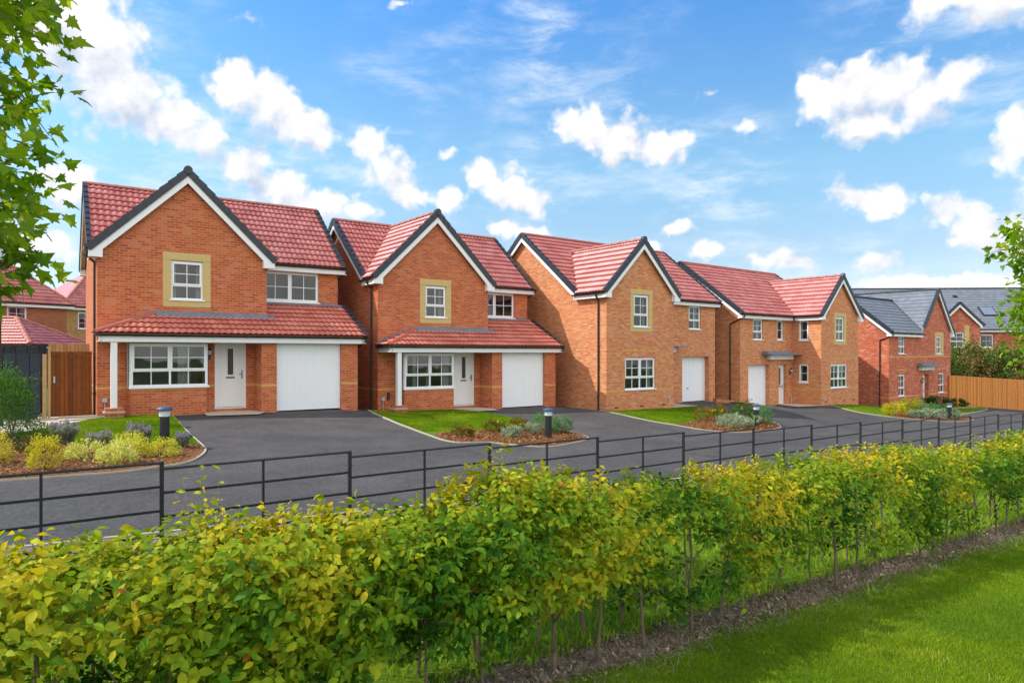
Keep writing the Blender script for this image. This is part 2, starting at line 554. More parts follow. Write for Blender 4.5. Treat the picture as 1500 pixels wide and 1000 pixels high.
def leaf_mat(name, rough=.5, trans=.35, spec=.35):
    m, t, b = mat(name)
    at = t.new('ShaderNodeAttribute')
    at.attribute_name = 'tint'
    tc = t.new('ShaderNodeTexCoord')
    n = t.noise(tc.outputs['Object'], 35, 2, .5)
    sc = t.new('ShaderNodeVectorMath', operation='SCALE')
    t.link(at.outputs['Color'], sc.inputs[0])
    t.link(t.math('MULTIPLY_ADD', n, .5, .75), sc.inputs['Scale'])
    t.link(sc.outputs[0], b.inputs['Base Color'])
    setp(b, Roughness=rough, Specular_IOR_Level=spec)
    tr = t.new('ShaderNodeBsdfTranslucent')
    t.link(t.mix(.5, sc.outputs[0], (.9, 1.0, .25), 'MULTIPLY'), tr.inputs[0])
    sc2 = t.new('ShaderNodeVectorMath', operation='MULTIPLY')
    t.link(sc.outputs[0], sc2.inputs[0])
    sc2.inputs[1].default_value = (1.5, 1.35, .6)
    t.link(sc2.outputs[0], tr.inputs[0])
    mx = t.new('ShaderNodeMixShader')
    mx.inputs[0].default_value = trans
    out = t.n['Material Output']
    t.link(b.outputs[0], mx.inputs[1])
    t.link(tr.outputs[0], mx.inputs[2])
    t.link(mx.outputs[0], out.inputs[0])
    return m


M['leaf'] = leaf_mat('leaf', .6, .38, .16)
M['maple'] = leaf_mat('maple_leaf', .55, .52, .16)
M['grass'] = leaf_mat('grass_blade', .6, .3, .12)


# ------------------------------------------------------------ object helpers
def link(o, parent=None):
    COL.objects.link(o)
    if parent is not None:
        o.parent = parent
    return o


def thing(name, label, cat, loc=(0, 0, 0), rz=0, group=None):
    o = bpy.data.objects.new(name, None)
    o.empty_display_size = .3
    link(o)
    o.location = loc
    o.rotation_euler = (0, 0, rz)
    o['label'] = label
    o['category'] = cat
    if group:
        o['group'] = group
    return o


def tag(o, label, cat, group=None):
    o['label'] = label
    o['category'] = cat
    if group:
        o['group'] = group
    return o


def copy_tree(o, parent=None):
    kids = [c for c in bpy.data.objects if c.parent == o]
    c = o.copy()
    COL.objects.link(c)
    c.parent = parent
    for k in kids:
        copy_tree(k, c)
    return c


class MB:
    def __init__(s):
        s.v = []
        s.f = []
        s.uv = []

    def poly(s, pts, uv=None):
        i = len(s.v)
        s.v += [tuple(p) for p in pts]
        s.f.append(tuple(range(i, i + len(pts))))
        s.uv.append(uv)

    def hexa(s, c):
        """8 corners: bottom 4 (ccw) then top 4"""
        for q in ((0, 3, 2, 1), (4, 5, 6, 7), (0, 1, 5, 4), (1, 2, 6, 5), (2, 3, 7, 6), (3, 0, 4, 7)):
            s.poly([c[k] for k in q])

    def box(s, x0, x1, y0, y1, z0, z1):
        s.hexa([(x0, y0, z0), (x1, y0, z0), (x1, y1, z0), (x0, y1, z0), (x0, y0, z1), (x1, y0, z1), (x1, y1, z1), (x0, y1, z1)])

    def pbox(s, P, u0, u1, v0, v1, w0, w1):
        s.hexa([P(u0, v0, w0), P(u1, v0, w0), P(u1, v0, w1), P(u0, v0, w1), P(u0, v1, w0), P(u1, v1, w0), P(u1, v1, w1), P(u0, v1, w1)])

    def fbox(s, O, A, B, C, a, b, c):
        """box from origin O along unit vectors A,B,C with ranges"""
        P = lambda x, y, z: tuple(O + A * x + B * y + C * z)
        s.hexa([P(a[0], b[0], c[0]), P(a[1], b[0], c[0]), P(a[1], b[1], c[0]), P(a[0], b[1], c[0]),
                P(a[0], b[0], c[1]), P(a[1], b[0], c[1]), P(a[1], b[1], c[1]), P(a[0], b[1], c[1])])

    def tube(s, pts, r, n=8, cap=True, r2=None):
        pts = [Vector(p) for p in pts]
        rings = []
        for k, p in enumerate(pts):
            t = (pts[min(k + 1, len(pts) - 1)] - pts[max(k - 1, 0)]).normalized()
            x = t.orthogonal().normalized() if k == 0 else (rings_x - t * rings_x.dot(t)).normalized()
            rings_x = x
            y = t.cross(x)
            rr = r if r2 is None else r + (r2 - r) * k / (len(pts) - 1)
            if isinstance(r, (list, tuple)):
                rr = r[k]
            rings.append([p + (x * math.cos(2 * math.pi * j / n) + y * math.sin(2 * math.pi * j / n)) * rr for j in range(n)])
        for a, b in zip(rings, rings[1:]):
            for j in range(n):
                s.poly([a[j], a[(j + 1) % n], b[(j + 1) % n], b[j]])
        if cap:
            s.poly(rings[0][::-1])
            s.poly(rings[-1])

    def lathe(s, prof, n=20, c=(0, 0, 0)):
        rg = [[(c[0] + r * math.cos(2 * math.pi * j / n), c[1] + r * math.sin(2 * math.pi * j / n), c[2] + z) for j in range(n)] for r, z in prof]
        for a, b in zip(rg, rg[1:]):
            for j in range(n):
                s.poly([a[j], a[(j + 1) % n], b[(j + 1) % n], b[j]])

    def build_each(s, name, m, parent=None, **kw):
        """every box of six faces becomes an object of its own"""
        for k in range(0, len(s.f), 6):
            q = MB()
            for f in s.f[k:k + 6]:
                q.poly([s.v[i] for i in f])
            o = q.build(name, m, parent, **kw)
        return o

    def build(s, name, m, parent=None, smooth=False, bevel=0, fix=True):
        me = bpy.data.meshes.new(name)
        me.from_pydata(s.v, [], s.f)
        me.materials.append(m)
        uvl = me.uv_layers.new(name='UVMap')
        co = s.v
        dat = []
        for p, uv in zip(s.f, s.uv):
            if uv is not None:
                dat += uv
                continue
            a, b, c = (Vector(co[p[0]]), Vector(co[p[1]]), Vector(co[p[2]]))
            n = (b - a).cross(c - a)
            ax, ay, az_ = abs(n.x), abs(n.y), abs(n.z)
            for k in p:
                x, y, z = co[k]
                dat.append((x, y) if az_ > ax and az_ > ay else ((y, z) if ax > ay else (x, z)))
        flat = [0.0] * (len(dat) * 2)
        flat[0::2] = [d[0] for d in dat]
        flat[1::2] = [d[1] for d in dat]
        uvl.data.foreach_set('uv', flat)
        bm = bmesh.new()
        bm.from_mesh(me)
        bmesh.ops.remove_doubles(bm, verts=bm.verts, dist=1e-5)
        if fix:
            bmesh.ops.recalc_face_normals(bm, faces=bm.faces)
        if bevel:
            bmesh.ops.bevel(bm, geom=[e for e in bm.edges if len(e.link_faces) == 2 and e.calc_face_angle() > .6], offset=bevel, segments=1, affect='EDGES')
        if smooth:
            for f in bm.faces:
                f.smooth = True
        bm.to_mesh(me)
        bm.free()
        o = bpy.data.objects.new(name, me)
        return link(o, parent)


def np_mesh(name, V, F, m, tint=None, parent=None, smooth=False):
    """V (n,3), F (k,3) triangles, tint (n,3) per vertex"""
    me = bpy.data.meshes.new(name)
    n, k = len(V), len(F)
    me.vertices.add(n)
    me.vertices.foreach_set('co', np.asarray(V, np.float32).ravel())
    me.loops.add(k * 3)
    me.loops.foreach_set('vertex_index', np.asarray(F, np.int32).ravel())
    me.polygons.add(k)
    me.polygons.foreach_set('loop_start', np.arange(0, k * 3, 3, dtype=np.int32))
    me.polygons.foreach_set('loop_total', np.full(k, 3, np.int32))
    if smooth:
        me.polygons.foreach_set('use_smooth', np.ones(k, bool))
    me.update(calc_edges=True)
    if tint is not None:
        ca = me.color_attributes.new('tint', 'FLOAT_COLOR', 'POINT')
        c4 = np.ones((n, 4), np.float32)
        c4[:, :3] = tint
        ca.data.foreach_set('color', c4.ravel())
    me.materials.append(m)
    o = bpy.data.objects.new(name, me)
    return link(o, parent)


def front(b):
    return lambda u, v, w: (u, b - w, v)


def left(a):
    return lambda u, v, w: (a - w, u, v)


def right(a):
    return lambda u, v, w: (a + w, u, v)


def wall(mb, P, outline, holes=(), reveal=.12):
    """flat wall with rectangular holes (u0,u1,v0,v1), their reveals go inwards"""
    polys = [[Vector((u, v, 0)) for u, v in outline]]
    for (u0, u1, v0, v1) in holes:
        polys.append([Vector((u0, v0, 0)), Vector((u0, v1, 0)), Vector((u1, v1, 0)), Vector((u1, v0, 0))])
    flat = [p for q in polys for p in q]
    for t in tessellate_polygon(polys):
        mb.poly([P(flat[i].x, flat[i].y, 0) for i in t])
    for (u0, u1, v0, v1) in holes:
        r = reveal
        for (a, b) in (((u0, v0), (u1, v0)), ((u1, v0), (u1, v1)), ((u1, v1), (u0, v1)), ((u0, v1), (u0, v0))):
            mb.poly([P(a[0], a[1], 0), P(b[0], b[1], 0), P(b[0], b[1], -r), P(a[0], a[1], -r)])


def window(parent, P, u0, u1, v0, v1, lights=1, transom=.37, gx=2, gyt=2, gyb=1, rec=.05, curtain=False, sill=True, label=None, open_=0):
    fw = .055
    mb = MB()
    w0, w1 = -rec - .06, -rec
    W_, H_ = u1 - u0, v1 - v0
    mb.pbox(P, u0, u0 + fw, v0, v1, w0, w1)
    mb.pbox(P, u1 - fw, u1, v0, v1, w0, w1)
    mb.pbox(P, u0 + fw, u1 - fw, v1 - fw, v1, w0, w1)
    mb.pbox(P, u0 + fw, u1 - fw, v0, v0 + fw, w0, w1)
    lw = (W_ - fw) / lights
    bars = MB()
    vt = v0 + H_ * transom if transom else v0 + fw / 2
    for i in range(1, lights):
        c = u0 + fw / 2 + lw * i
        mb.pbox(P, c - fw / 2, c + fw / 2, v0 + fw, v1 - fw, w0, w1)
    for i in range(lights):
        a = u0 + fw + lw * i
        b = a + lw - fw
        if transom:
            mb.pbox(P, a, b, vt - fw / 2, vt + fw / 2, w0, w1)
        # opening sash, a little proud
        s0, s1 = vt + (fw / 2 if transom else fw / 2), v1 - fw
        sw = .036
        q0, q1 = w0 + .01, w1 + .016
        mb.pbox(P, a - .012, a + sw, s0 - .012, s1 + .012, q0, q1)
        mb.pbox(P, b - sw, b + .012, s0 - .012, s1 + .012, q0, q1)
        mb.pbox(P, a + sw, b - sw, s1 - sw, s1 + .012, q0, q1)
        mb.pbox(P, a + sw, b - sw, s0 - .012, s0 + sw, q0, q1)
        ia, ib, ja, jb = a + sw, b - sw, s0 + sw, s1 - sw
        g = .011
        for k in range(1, gx):
            x = ia + (ib - ia) * k / gx
            bars.pbox(P, x - g, x + g, ja, jb, w0 + .02, w1 - .004)
        for k in range(1, gyt):
            y = ja + (jb - ja) * k / gyt
            bars.pbox(P, ia, ib, y - g, y + g, w0 + .022, w1 - .006)
        if transom:
            ja, jb = v0 + fw, vt - fw / 2
            for k in range(1, gx):
                x = a + (b - a) * k / gx
                bars.pbox(P, x - g, x + g, ja, jb, w0 + .02, w1 - .004)
            for k in range(1, gyb):
                y = ja + (jb - ja) * k / gyb
                bars.pbox(P, a, b, y - g, y + g, w0 + .022, w1 - .006)
    fr = mb.build('window', M['frame'], parent)
    if label:
        fr['label'] = label
    if gx > 1 or gyt > 1:
        bars.build('glazing_bars', M['frame'], fr)
    pm = MB()
    pm.poly([P(u0 + .02, v0 + .02, w0 + .03), P(u1 - .02, v0 + .02, w0 + .03), P(u1 - .02, v1 - .02, w0 + .03), P(u0 + .02, v1 - .02, w0 + .03)])
    pm.build('pane', M['pane'], fr, fix=False)
    if sill:
        sm = MB()
        sm.pbox(P, u0 - .045, u1 + .045, v0 - .035, v0 + .004, w0, .045)
        sm.build('sill', M['frame'], fr)
    # the room behind
    rm = MB()
    e, dp = .05, 1.6
    c = [(u0 - e, v0 - e), (u1 + e, v0 - e), (u1 + e, v1 + e), (u0 - e, v1 + e)]
    z0, z1 = w0 - .015, w0 - dp
    rm.poly([P(x, y, z1) for x, y in c])
    for k in range(4):
        a, b = c[k], c[(k + 1) % 4]
        rm.poly([P(a[0], a[1], z0), P(b[0], b[1], z0), P(b[0], b[1], z1), P(a[0], a[1], z1)])
    rm.build('room', M['interior'], fr)
    if curtain is False and (u1 - u0) > .55:
        cwid = (u1 - u0) * (.16 + .10 * random.random())
        curtain = ((u0, u0 + cwid), (u1 - cwid, u1))
    if curtain:
        cm = MB()
        for (x0, x1) in curtain:
            n = int((x1 - x0) / .03)
            for k in range(n):
                xa, xb = x0 + (x1 - x0) * k / n, x0 + (x1 - x0) * (k + 1) / n
                wa, wb = (-.012 if k % 2 else .012), (.012 if k % 2 else -.012)
                cm.poly([P(xa, v0, w0 - .12 + wa), P(xb, v0, w0 - .12 + wb), P(xb, v1, w0 - .12 + wb), P(xa, v1, w0 - .12 + wa)])
        cm.build('curtain', M['curtain'], fr)
    return fr


def surround(parent, P, s0, s1, t0, t1, u0, u1, v0, v1, w=.012):
    """stone blocks round a window"""
    mb = MB()
    g = .004
    mb.pbox(P, s0, s1, v1 + .012 + g, t1, -.10, w)
    mb.pbox(P, s0, s1, t0, v0 - .035 - g, -.10, w)
    mb.pbox(P, s0, u0, v0 - .035, v1 + .012, -.10, w)
    mb.pbox(P, u1, s1, v0 - .035, v1 + .012, -.10, w)
    return mb.build('stone_surround', M['stone'], parent, bevel=.003)


def front_door(parent, P, u0, u1, v0, v1, label=None):
    mb = MB()
    f = .06
    mb.pbox(P, u0, u0 + f, v0, v1, -.1, -.03)
    mb.pbox(P, u1 - f, u1, v0, v1, -.1, -.03)
    mb.pbox(P, u0 + f, u1 - f, v1 - f, v1, -.1, -.03)
    mb.pbox(P, u0, u1, v0 - .03, v0, -.12, .01)
    d = mb.build('front_door', M['frame'], parent)
    if label:
        d['label'] = label
    a, b, c, e = u0 + f, u1 - f, v0 + .01, v1 - f
    lf = MB()
    gw0, gw1 = (a + b) / 2 - .085, (a + b) / 2 + .085
    gz0, gz1 = c + (e - c) * .52, e - .12
    lf.pbox(P, a, gw0, c, e, -.09, -.045)
    lf.pbox(P, gw1, b, c, e, -.09, -.045)
    lf.pbox(P, gw0, gw1, gz1, e, -.09, -.045)
    lf.pbox(P, gw0, gw1, c, gz0, -.09, -.045)
    for q0, q1 in ((gw0 - .03, gw0), (gw1, gw1 + .03)):
        lf.pbox(P, q0, q1, gz0 - .03, gz1 + .03, -.045, -.03)
    lf.pbox(P, gw0, gw1, gz1, gz1 + .03, -.045, -.03)
    lf.pbox(P, gw0, gw1, gz0 - .03, gz0, -.045, -.03)
    for k in range(1, 6):
        x = a + (b - a) * k / 6
        if gw0 - .03 < x < gw1 + .03:
            lf.pbox(P, x - .003, x + .003, c + .1, gz0 - .14, -.045, -.0425)
        else:
            lf.pbox(P, x - .003, x + .003, c + .1, e - .06, -.045, -.0425)
    lf.build('door_leaf', M['door_white'], d)
    g = MB()
    g.poly([P(gw0, gz0, -.07), P(gw1, gz0, -.07), P(gw1, gz1, -.07), P(gw0, gz1, -.07)])
    g.build('door_glass', M['black'], d, fix=False)
    h = MB()
    h.pbox(P, b - .075, b - .045, c + .9, c + 1.16, -.045, -.03)
    h.pbox(P, b - .16, b - .05, c + 1.03, c + 1.05, -.02, .0)
    h.pbox(P, b - .07, b - .05, c + 1.03, c + 1.05, -.04, .0)
    h.build('handle', M['chrome'], d)
    lb = MB()
    lb.pbox(P, (a + b) / 2 - .13, (a + b) / 2 + .13, gz0 - .115, gz0 - .065, -.045, -.032)
    lb.build('letterbox', M['chrome'], d)
    return d


def garage_door(parent, P, u0, u1, v0, v1, rec=.1, handle=True, rib=.089):
    mb = MB()
    n = max(2, int((u1 - u0) / rib))
    pts = []
    for k in range(n):
        a = u0 + (u1 - u0) * k / n
        w = (u1 - u0) / n
        pts += [(a, 0), (a + w * .84, 0), (a + w * .88, -.009), (a + w * .96, -.009)]
    pts.append((u1, 0))
    for (a, wa), (b, wb) in zip(pts, pts[1:]):
        mb.poly([P(a, v0, -rec + wa), P(b, v0, -rec + wb), P(b, v1, -rec + wb), P(a, v1, -rec + wa)])
    mb.pbox(P, u0 - .002, u0 + .05, v0, v1, -rec - .05, -rec + .02)
    mb.pbox(P, u1 - .05, u1 + .002, v0, v1, -rec - .05, -rec + .02)
    mb.pbox(P, u0 + .05, u1 - .05, v1 - .05, v1, -rec - .05, -rec + .02)
    g = mb.build('garage_door', M['garage_white'], parent, fix=False)
    if handle:
        h = MB()
        c = (u0 + u1) / 2 - .3
        h.pbox(P, c - .045, c + .045, v0 + .62, v0 + .66, -rec, -rec + .03)
        h.build('handle', M['chrome'], g)
    return g


G = .335  # tile gauge


def tiles(name, O, U, V, W, L, m, parent, clips=(), flat=False, segs=5, roll=.18):
    """laid roof tiles: rows of rolls that overlap; clips = [(point, normal)] keep the side the normal points to"""
    O, U, V = Vector(O), Vector(U).normalized(), Vector(V).normalized()
    N = U.cross(V)
    if N.z < 0:
        N = -N
    bm = bmesh.new()
    uvl = bm.loops.layers.uv.new('UVMap')
    if flat:
        us = [W * k / max(1, int(W / .33)) for k in range(max(1, int(W / .33)) + 1)]
        prof = [0] * len(us)
    else:
        n = int(math.ceil(W / roll)) * segs
        us = [min(W, roll * k / segs) for k in range(n + 1)]
        prof = [.036 * (0.5 - 0.5 * math.cos(2 * math.pi * u / roll)) ** .8 for u in us]
    rows = int(math.ceil(L / G))
    for r in range(rows):
        v0 = r * G
        v1 = min(L, v0 + G)
        lift = .030 if flat else .052
        j = random.uniform(-.002, .002)
        a = [bm.verts.new(O + U * u + V * (v0 - .03) + N * (p + lift + j)) for u, p in zip(us, prof)]
        b = [bm.verts.new(O + U * u + V * v1 + N * (p + .004)) for u, p in zip(us, prof)]
        c = [bm.verts.new(O + U * u + V * (v0 - .03) + N * (p + lift - .017)) for u, p in zip(us, prof)]
        e = [bm.verts.new(O + U * u + V * (v0 + .035) + N * (p + .001)) for u, p in zip(us, prof)]
        for k in range(len(us) - 1):
            for q, vv in (((a[k], a[k + 1], b[k + 1], b[k]), (v0, v0, v1, v1)), ((c[k], c[k + 1], a[k + 1], a[k]), (v0, v0, v0, v0)), ((e[k], e[k + 1], c[k + 1], c[k]), (v0, v0, v0, v0))):
                f = bm.faces.new(q)
                f.smooth = not flat
                for lp, uu, v_ in zip(f.loops, (us[k], us[k + 1], us[k + 1], us[k]), vv):
                    lp[uvl].uv = (uu + (.0005 if uu == us[k] else -.0005), v_ + (.002 if v_ == v0 else -.002))
    q = [bm.verts.new(O + U * u + V * v + N * -.03) for u, v in ((0, 0), (W, 0), (W, L), (0, L))]
    bm.faces.new(q)
    for (p, n_) in clips:
        bmesh.ops.bisect_plane(bm, geom=bm.verts[:] + bm.edges[:] + bm.faces[:], plane_co=Vector(p), plane_no=Vector(n_), clear_inner=True)
    me = bpy.data.meshes.new(name)
    bm.to_mesh(me)
    bm.free()
    me.materials.append(m)
    return link(bpy.data.objects.new(name, me), parent)


def ridge(parent, p, q, m, r=.115, name='ridge_tiles', L=.45):
    p, q = Vector(p), Vector(q)
    T = (q - p).normalized()
    X = T.cross(Vector((0, 0, 1))).normalized()
    Y = X.cross(T)
    if Y.z < 0:
        Y = -Y
    n = max(1, int((q - p).length / L))
    st = (q - p).length / n
    mb = MB()
    for k in range(n):
        o = p + T * (st * k)
        rr = [(0, r), (st * .93, r * .97), (st * .935, r * 1.10), (st * .999, r * 1.10)]
        rings = [[o + T * t + (X * math.cos(a) + Y * math.sin(a) * .85) * x - Y * .03 for a in [math.pi * j / 8 for j in range(9)]] for t, x in rr]
        for A, B in zip(rings, rings[1:]):
            for j in range(8):
                mb.poly([A[j], A[j + 1], B[j + 1], B[j]])
        mb.poly(rings[-1])
        mb.poly(rings[0])
    return mb.build(name, m, parent, smooth=False)


def rake(parent, foot, apex, out, board=True, sof=.16, end=None):
    """verge units, barge board and soffit along a roof edge"""
    foot, apex, out = Vector(foot), Vector(apex), Vector(out)
    V = (apex - foot).normalized()
    N = V.cross(out)
    if N.z < 0:
        N = -N
    L = (apex - foot).length
    mb = MB()
    n = int(math.ceil(L / G))
    for k in range(n):
        a, b = k * L / n, (k + 1) * L / n + .015
        mb.hexa([tuple(foot + V * x + N * y + out * z) for x, y, z in
                 ((a, -.115, -.10), (b, -.115, -.10), (b, -.115, .035), (a, -.115, .035),
                  (a, .105, -.10), (b, .075, -.10), (b, .075, .035), (a, .105, .035))])
    mb.build('verge_tiles', M['verge'], parent)
    if board:
        bb = MB()
        c = V.z / max(.05, math.hypot(V.x, V.y))
        # plumb-cut board, mitred at the apex
        D0, D1 = .10, .275
        H = V.copy()
        hz = Vector((0, 0, 1))
        k0 = D0 / max(.2, N.z)
        k1 = D1 / max(.2, N.z)
        foot = foot + V * (max(0, k1 - .235) / max(.2, V.z))
        for (o0, o1, d0, d1) in ((-.03, .0, k0, k1), (-sof, -.03, k0, k0 + .03)):
            bb.hexa([tuple(foot - hz * d1 + out * o0), tuple(apex - hz * d1 + out * o0), tuple(apex - hz * d1 + out * o1), tuple(foot - hz * d1 + out * o1),
                     tuple(foot - hz * d0 + out * o0), tuple(apex - hz * d0 + out * o0), tuple(apex - hz * d0 + out * o1), tuple(foot - hz * d0 + out * o1)])
        bb.build('barge_board', M['white'], parent)


def eave(parent, p0, p1, out, dist, hf=.2, gutter=True, name='fascia'):
    """fascia board, soffit and gutter; p0,p1 = tile edge line, out = outward horizontal unit, dist = distance from tile edge back to wall"""
    p0, p1, out = Vector(p0), Vector(p1), Vector(out)
    T = (p1 - p0).normalized()
    L = (p1 - p0).length
    Z = Vector((0, 0, 1))
    fa = MB()
    fa.fbox(p0, T, out, Z, (0, L), (-.09, -.06), (-.05 - hf, -.02))
    fa.fbox(p0, T, out, Z, (0, L), (-dist, -.09), (-.05 - hf, -.03 - hf))
    f = fa.build(name, M['white'], parent)
    if gutter:
        g = MB()
        for k in range(6):
            a0, a1 = math.pi + math.pi * k / 6, math.pi + math.pi * (k + 1) / 6
            P = lambda a, r: p0 + out * (-.005 + r * math.cos(a)) + Z * (-.035 + r * math.sin(a))
            for r in (.055, .047):
                g.poly([P(a0, r), P(a1, r), P(a1, r) + T * L, P(a0, r) + T * L])
        for x in (0, L):
            g.poly([p0 + T * x + out * (-.005 + .055 * math.cos(math.pi + math.pi * k / 6)) + Z * (-.035 + .055 * math.sin(math.pi + math.pi * k / 6)) for k in range(7)])
        n = max(1, int(L / .9))
        for k in range(n + 1):
            g.fbox(p0 + T * (L * k / n - .015 if k else 0), T, out, Z, (0, .03), (-.065, .055), (-.095, -.03))
        g.build('gutter', M['black'], f)
    return f


def downpipe(parent, pts, r=.034, label=None):
    mb = MB()
    mb.tube(pts, r, 10)
    p, q = Vector(pts[-2]), Vector(pts[-1])
    n = max(1, int((p - q).length / 1.6))
    for k in range(1, n + 1):
        c = p.lerp(q, k / (n + .4))
        mb.tube([c - Vector((0, 0, .03)), c + Vector((0, 0, .03))], r * 1.35, 10)
    return mb.build('downpipe', M['black'], parent, smooth=False)


def lamp(parent, P, u, v):
    mb = MB()
    mb.pbox(P, u - .035, u + .035, v - .12, v + .02, 0, .02)
    mb.tube([P(u, v - .06, .01), P(u, v - .06, .10), P(u, v + .02, .12)], .012, 6)
    c = P(u, v, .12)
    mb.lathe([(.03, .0), (.055, .02), (.06, .035)], 8, c)
    mb.lathe([(.085, .17), (.05, .21), (.02, .23), (.012, .27), (.001, .275)], 8, c)
    for k in range(4):
        a = math.pi / 2 * k + .4
        mb.tube([(c[0] + .056 * math.cos(a), c[1] + .056 * math.sin(a), c[2] + .03), (c[0] + .078 * math.cos(a), c[1] + .078 * math.sin(a), c[2] + .175)], .006, 4)
    o = mb.build('wall_lantern', M['black'], parent)
    g = MB()
    g.lathe([(.048, .03), (.07, .17)], 8, c)
    g.build('lantern_glass', M['lens'], o)
    return o


def gable(root, a0, a1, zt, ze, bf, bend, roofm, ridgem, main, base='front', ov=.25, flat=False, leftfascia=None, rightfascia=None):
    """front-facing gable roof over a wall a0..a1 whose face is at b=0; main=(eb,ez,tan) of the main slope"""
    aA = (a0 + a1) / 2
    half = aA - a0 + ov
    t = (zt - ze) / half
    c, s_ = 1 / math.hypot(1, t), t / math.hypot(1, t)
    Ls = math.hypot(half, zt - ze)
    eb, ez, mt = main
    cn = Vector((0, -mt, 1)).normalized()
    clip = [((0, eb, ez + .012), cn)]
    rf = tiles('gable_roof', (a0 - ov, bend, ze), (0, -1, 0), (c, 0, s_), bend - bf, Ls, roofm, root, clip, flat)
    tiles('gable_slope', (a1 + ov, bf, ze), (0, 1, 0), (-c, 0, s_), bend - bf, Ls, roofm, rf, clip, flat)
    bj = eb + (zt - ez) / mt
    ridge(rf, (aA, bf + .02, zt + .03), (aA, bj + .1, zt + .03), ridgem)
    rake(rf, (a0 - ov, bf, ze), (aA, bf, zt), (0, -1, 0), sof=-bf)
    rake(rf, (a1 + ov, bf, ze), (aA, bf, zt), (0, -1, 0), sof=-bf)
    # round end cap at the apex
    mb = MB()
    mb.tube([(aA, bf - .05, zt + .02), (aA, bf + .12, zt + .02)], .125, 14)
    mb.build('ridge_end', M['verge'], rf)
    # boxed eaves feet
    bx = MB()
    for sgn, a in ((1, a0), (-1, a1)):
        e = a - sgn * (ov - .03)
        i = a + sgn * .13
        zb = ze - .24
        zi = ze + t * (ov + .13) - .20
        lo = [(e, bf - .004, zb), (i, bf - .004, zb), (i, 0, zb), (e, 0, zb)]
        hi = [(e, bf - .004, ze - .05), (i, bf - .004, zi), (i, 0, zi), (e, 0, ze - .05)]
        bx.hexa(lo + hi if sgn > 0 else [lo[1], lo[0], lo[3], lo[2], hi[1], hi[0], hi[3], hi[2]])
    bx.build_each('eaves_box', M['white'], rf)
    # valley line (dark lead) on the left
    k = MB()
    if mt > 0:
        pts = []
        for aa in (a0 - ov + .05, aA - .05):
            z = ze + t * (aa - (a0 - ov))
            b = eb + (z - ez) / mt
            pts.append(Vector((aa, b, z + .045)))
        k.tube(pts, .032, 5)
        k.build('valley_line', M['verge'], rf)
    return rf, aA, t


def gable_outline(a0, a1, z0, zt, ze, ov, z_e=None):
    aA = (a0 + a1) / 2
    t = (zt - ze) / (aA - a0 + ov)
    zc = ze + t * ov - .13
    return [(a0, z0), (a1, z0), (a1, zc), (aA, zt - .13), (a0, zc)]


def band(mb, P, u0, u1, z=.7875, h=.075, w=.004):
    mb.pbox(P, u0, u1, z, z + h, -.02, w)


def main_roof(root, rl, rr, eb, ez, rb, rz, roofm, ridgem, flat=False, left_board=True, right_board=True, ov=.16, clips=(), right_end=True):
    t = (rz - ez) / (rb - eb)
    c, s_ = 1 / math.hypot(1, t), t / math.hypot(1, t)
    L = math.hypot(rb - eb, rz - ez)
    rf = tiles('roof', (rl, eb, ez), (1, 0, 0), (0, c, s_), rr - rl, L, roofm, root, clips, flat)
    be = 2 * rb - eb
    mb = MB()
    mb.poly([(rl, be, ez), (rr, be, ez), (rr, rb, rz), (rl, rb, rz)])
    mb.build('rear_slope', roofm, rf)
    ridge(rf, (rl + .02, rb, rz + .03), (rr - .02, rb, rz + .03), ridgem)
    if left_board:
        for f in ((rl, eb, ez), (rl, be, ez)):
            rake(rf, f, (rl, rb, rz), (-1, 0, 0), sof=ov)
    for f in ((rr, eb, ez), (rr, be, ez)) if right_end else ():
        rake(rf, f, (rr, rb, rz), (1, 0, 0), board=right_board, sof=ov)
    eave(root, (rl, be, ez), (rr, be, ez), (0, 1, 0), .35)
    mb = MB()
    mb.box(rl + .0, rl + ov + .1, be - .32, be - .06, ez - .25, ez - .02)
    mb.build_each('eaves_box', M['white'], rf)
    return rf, t


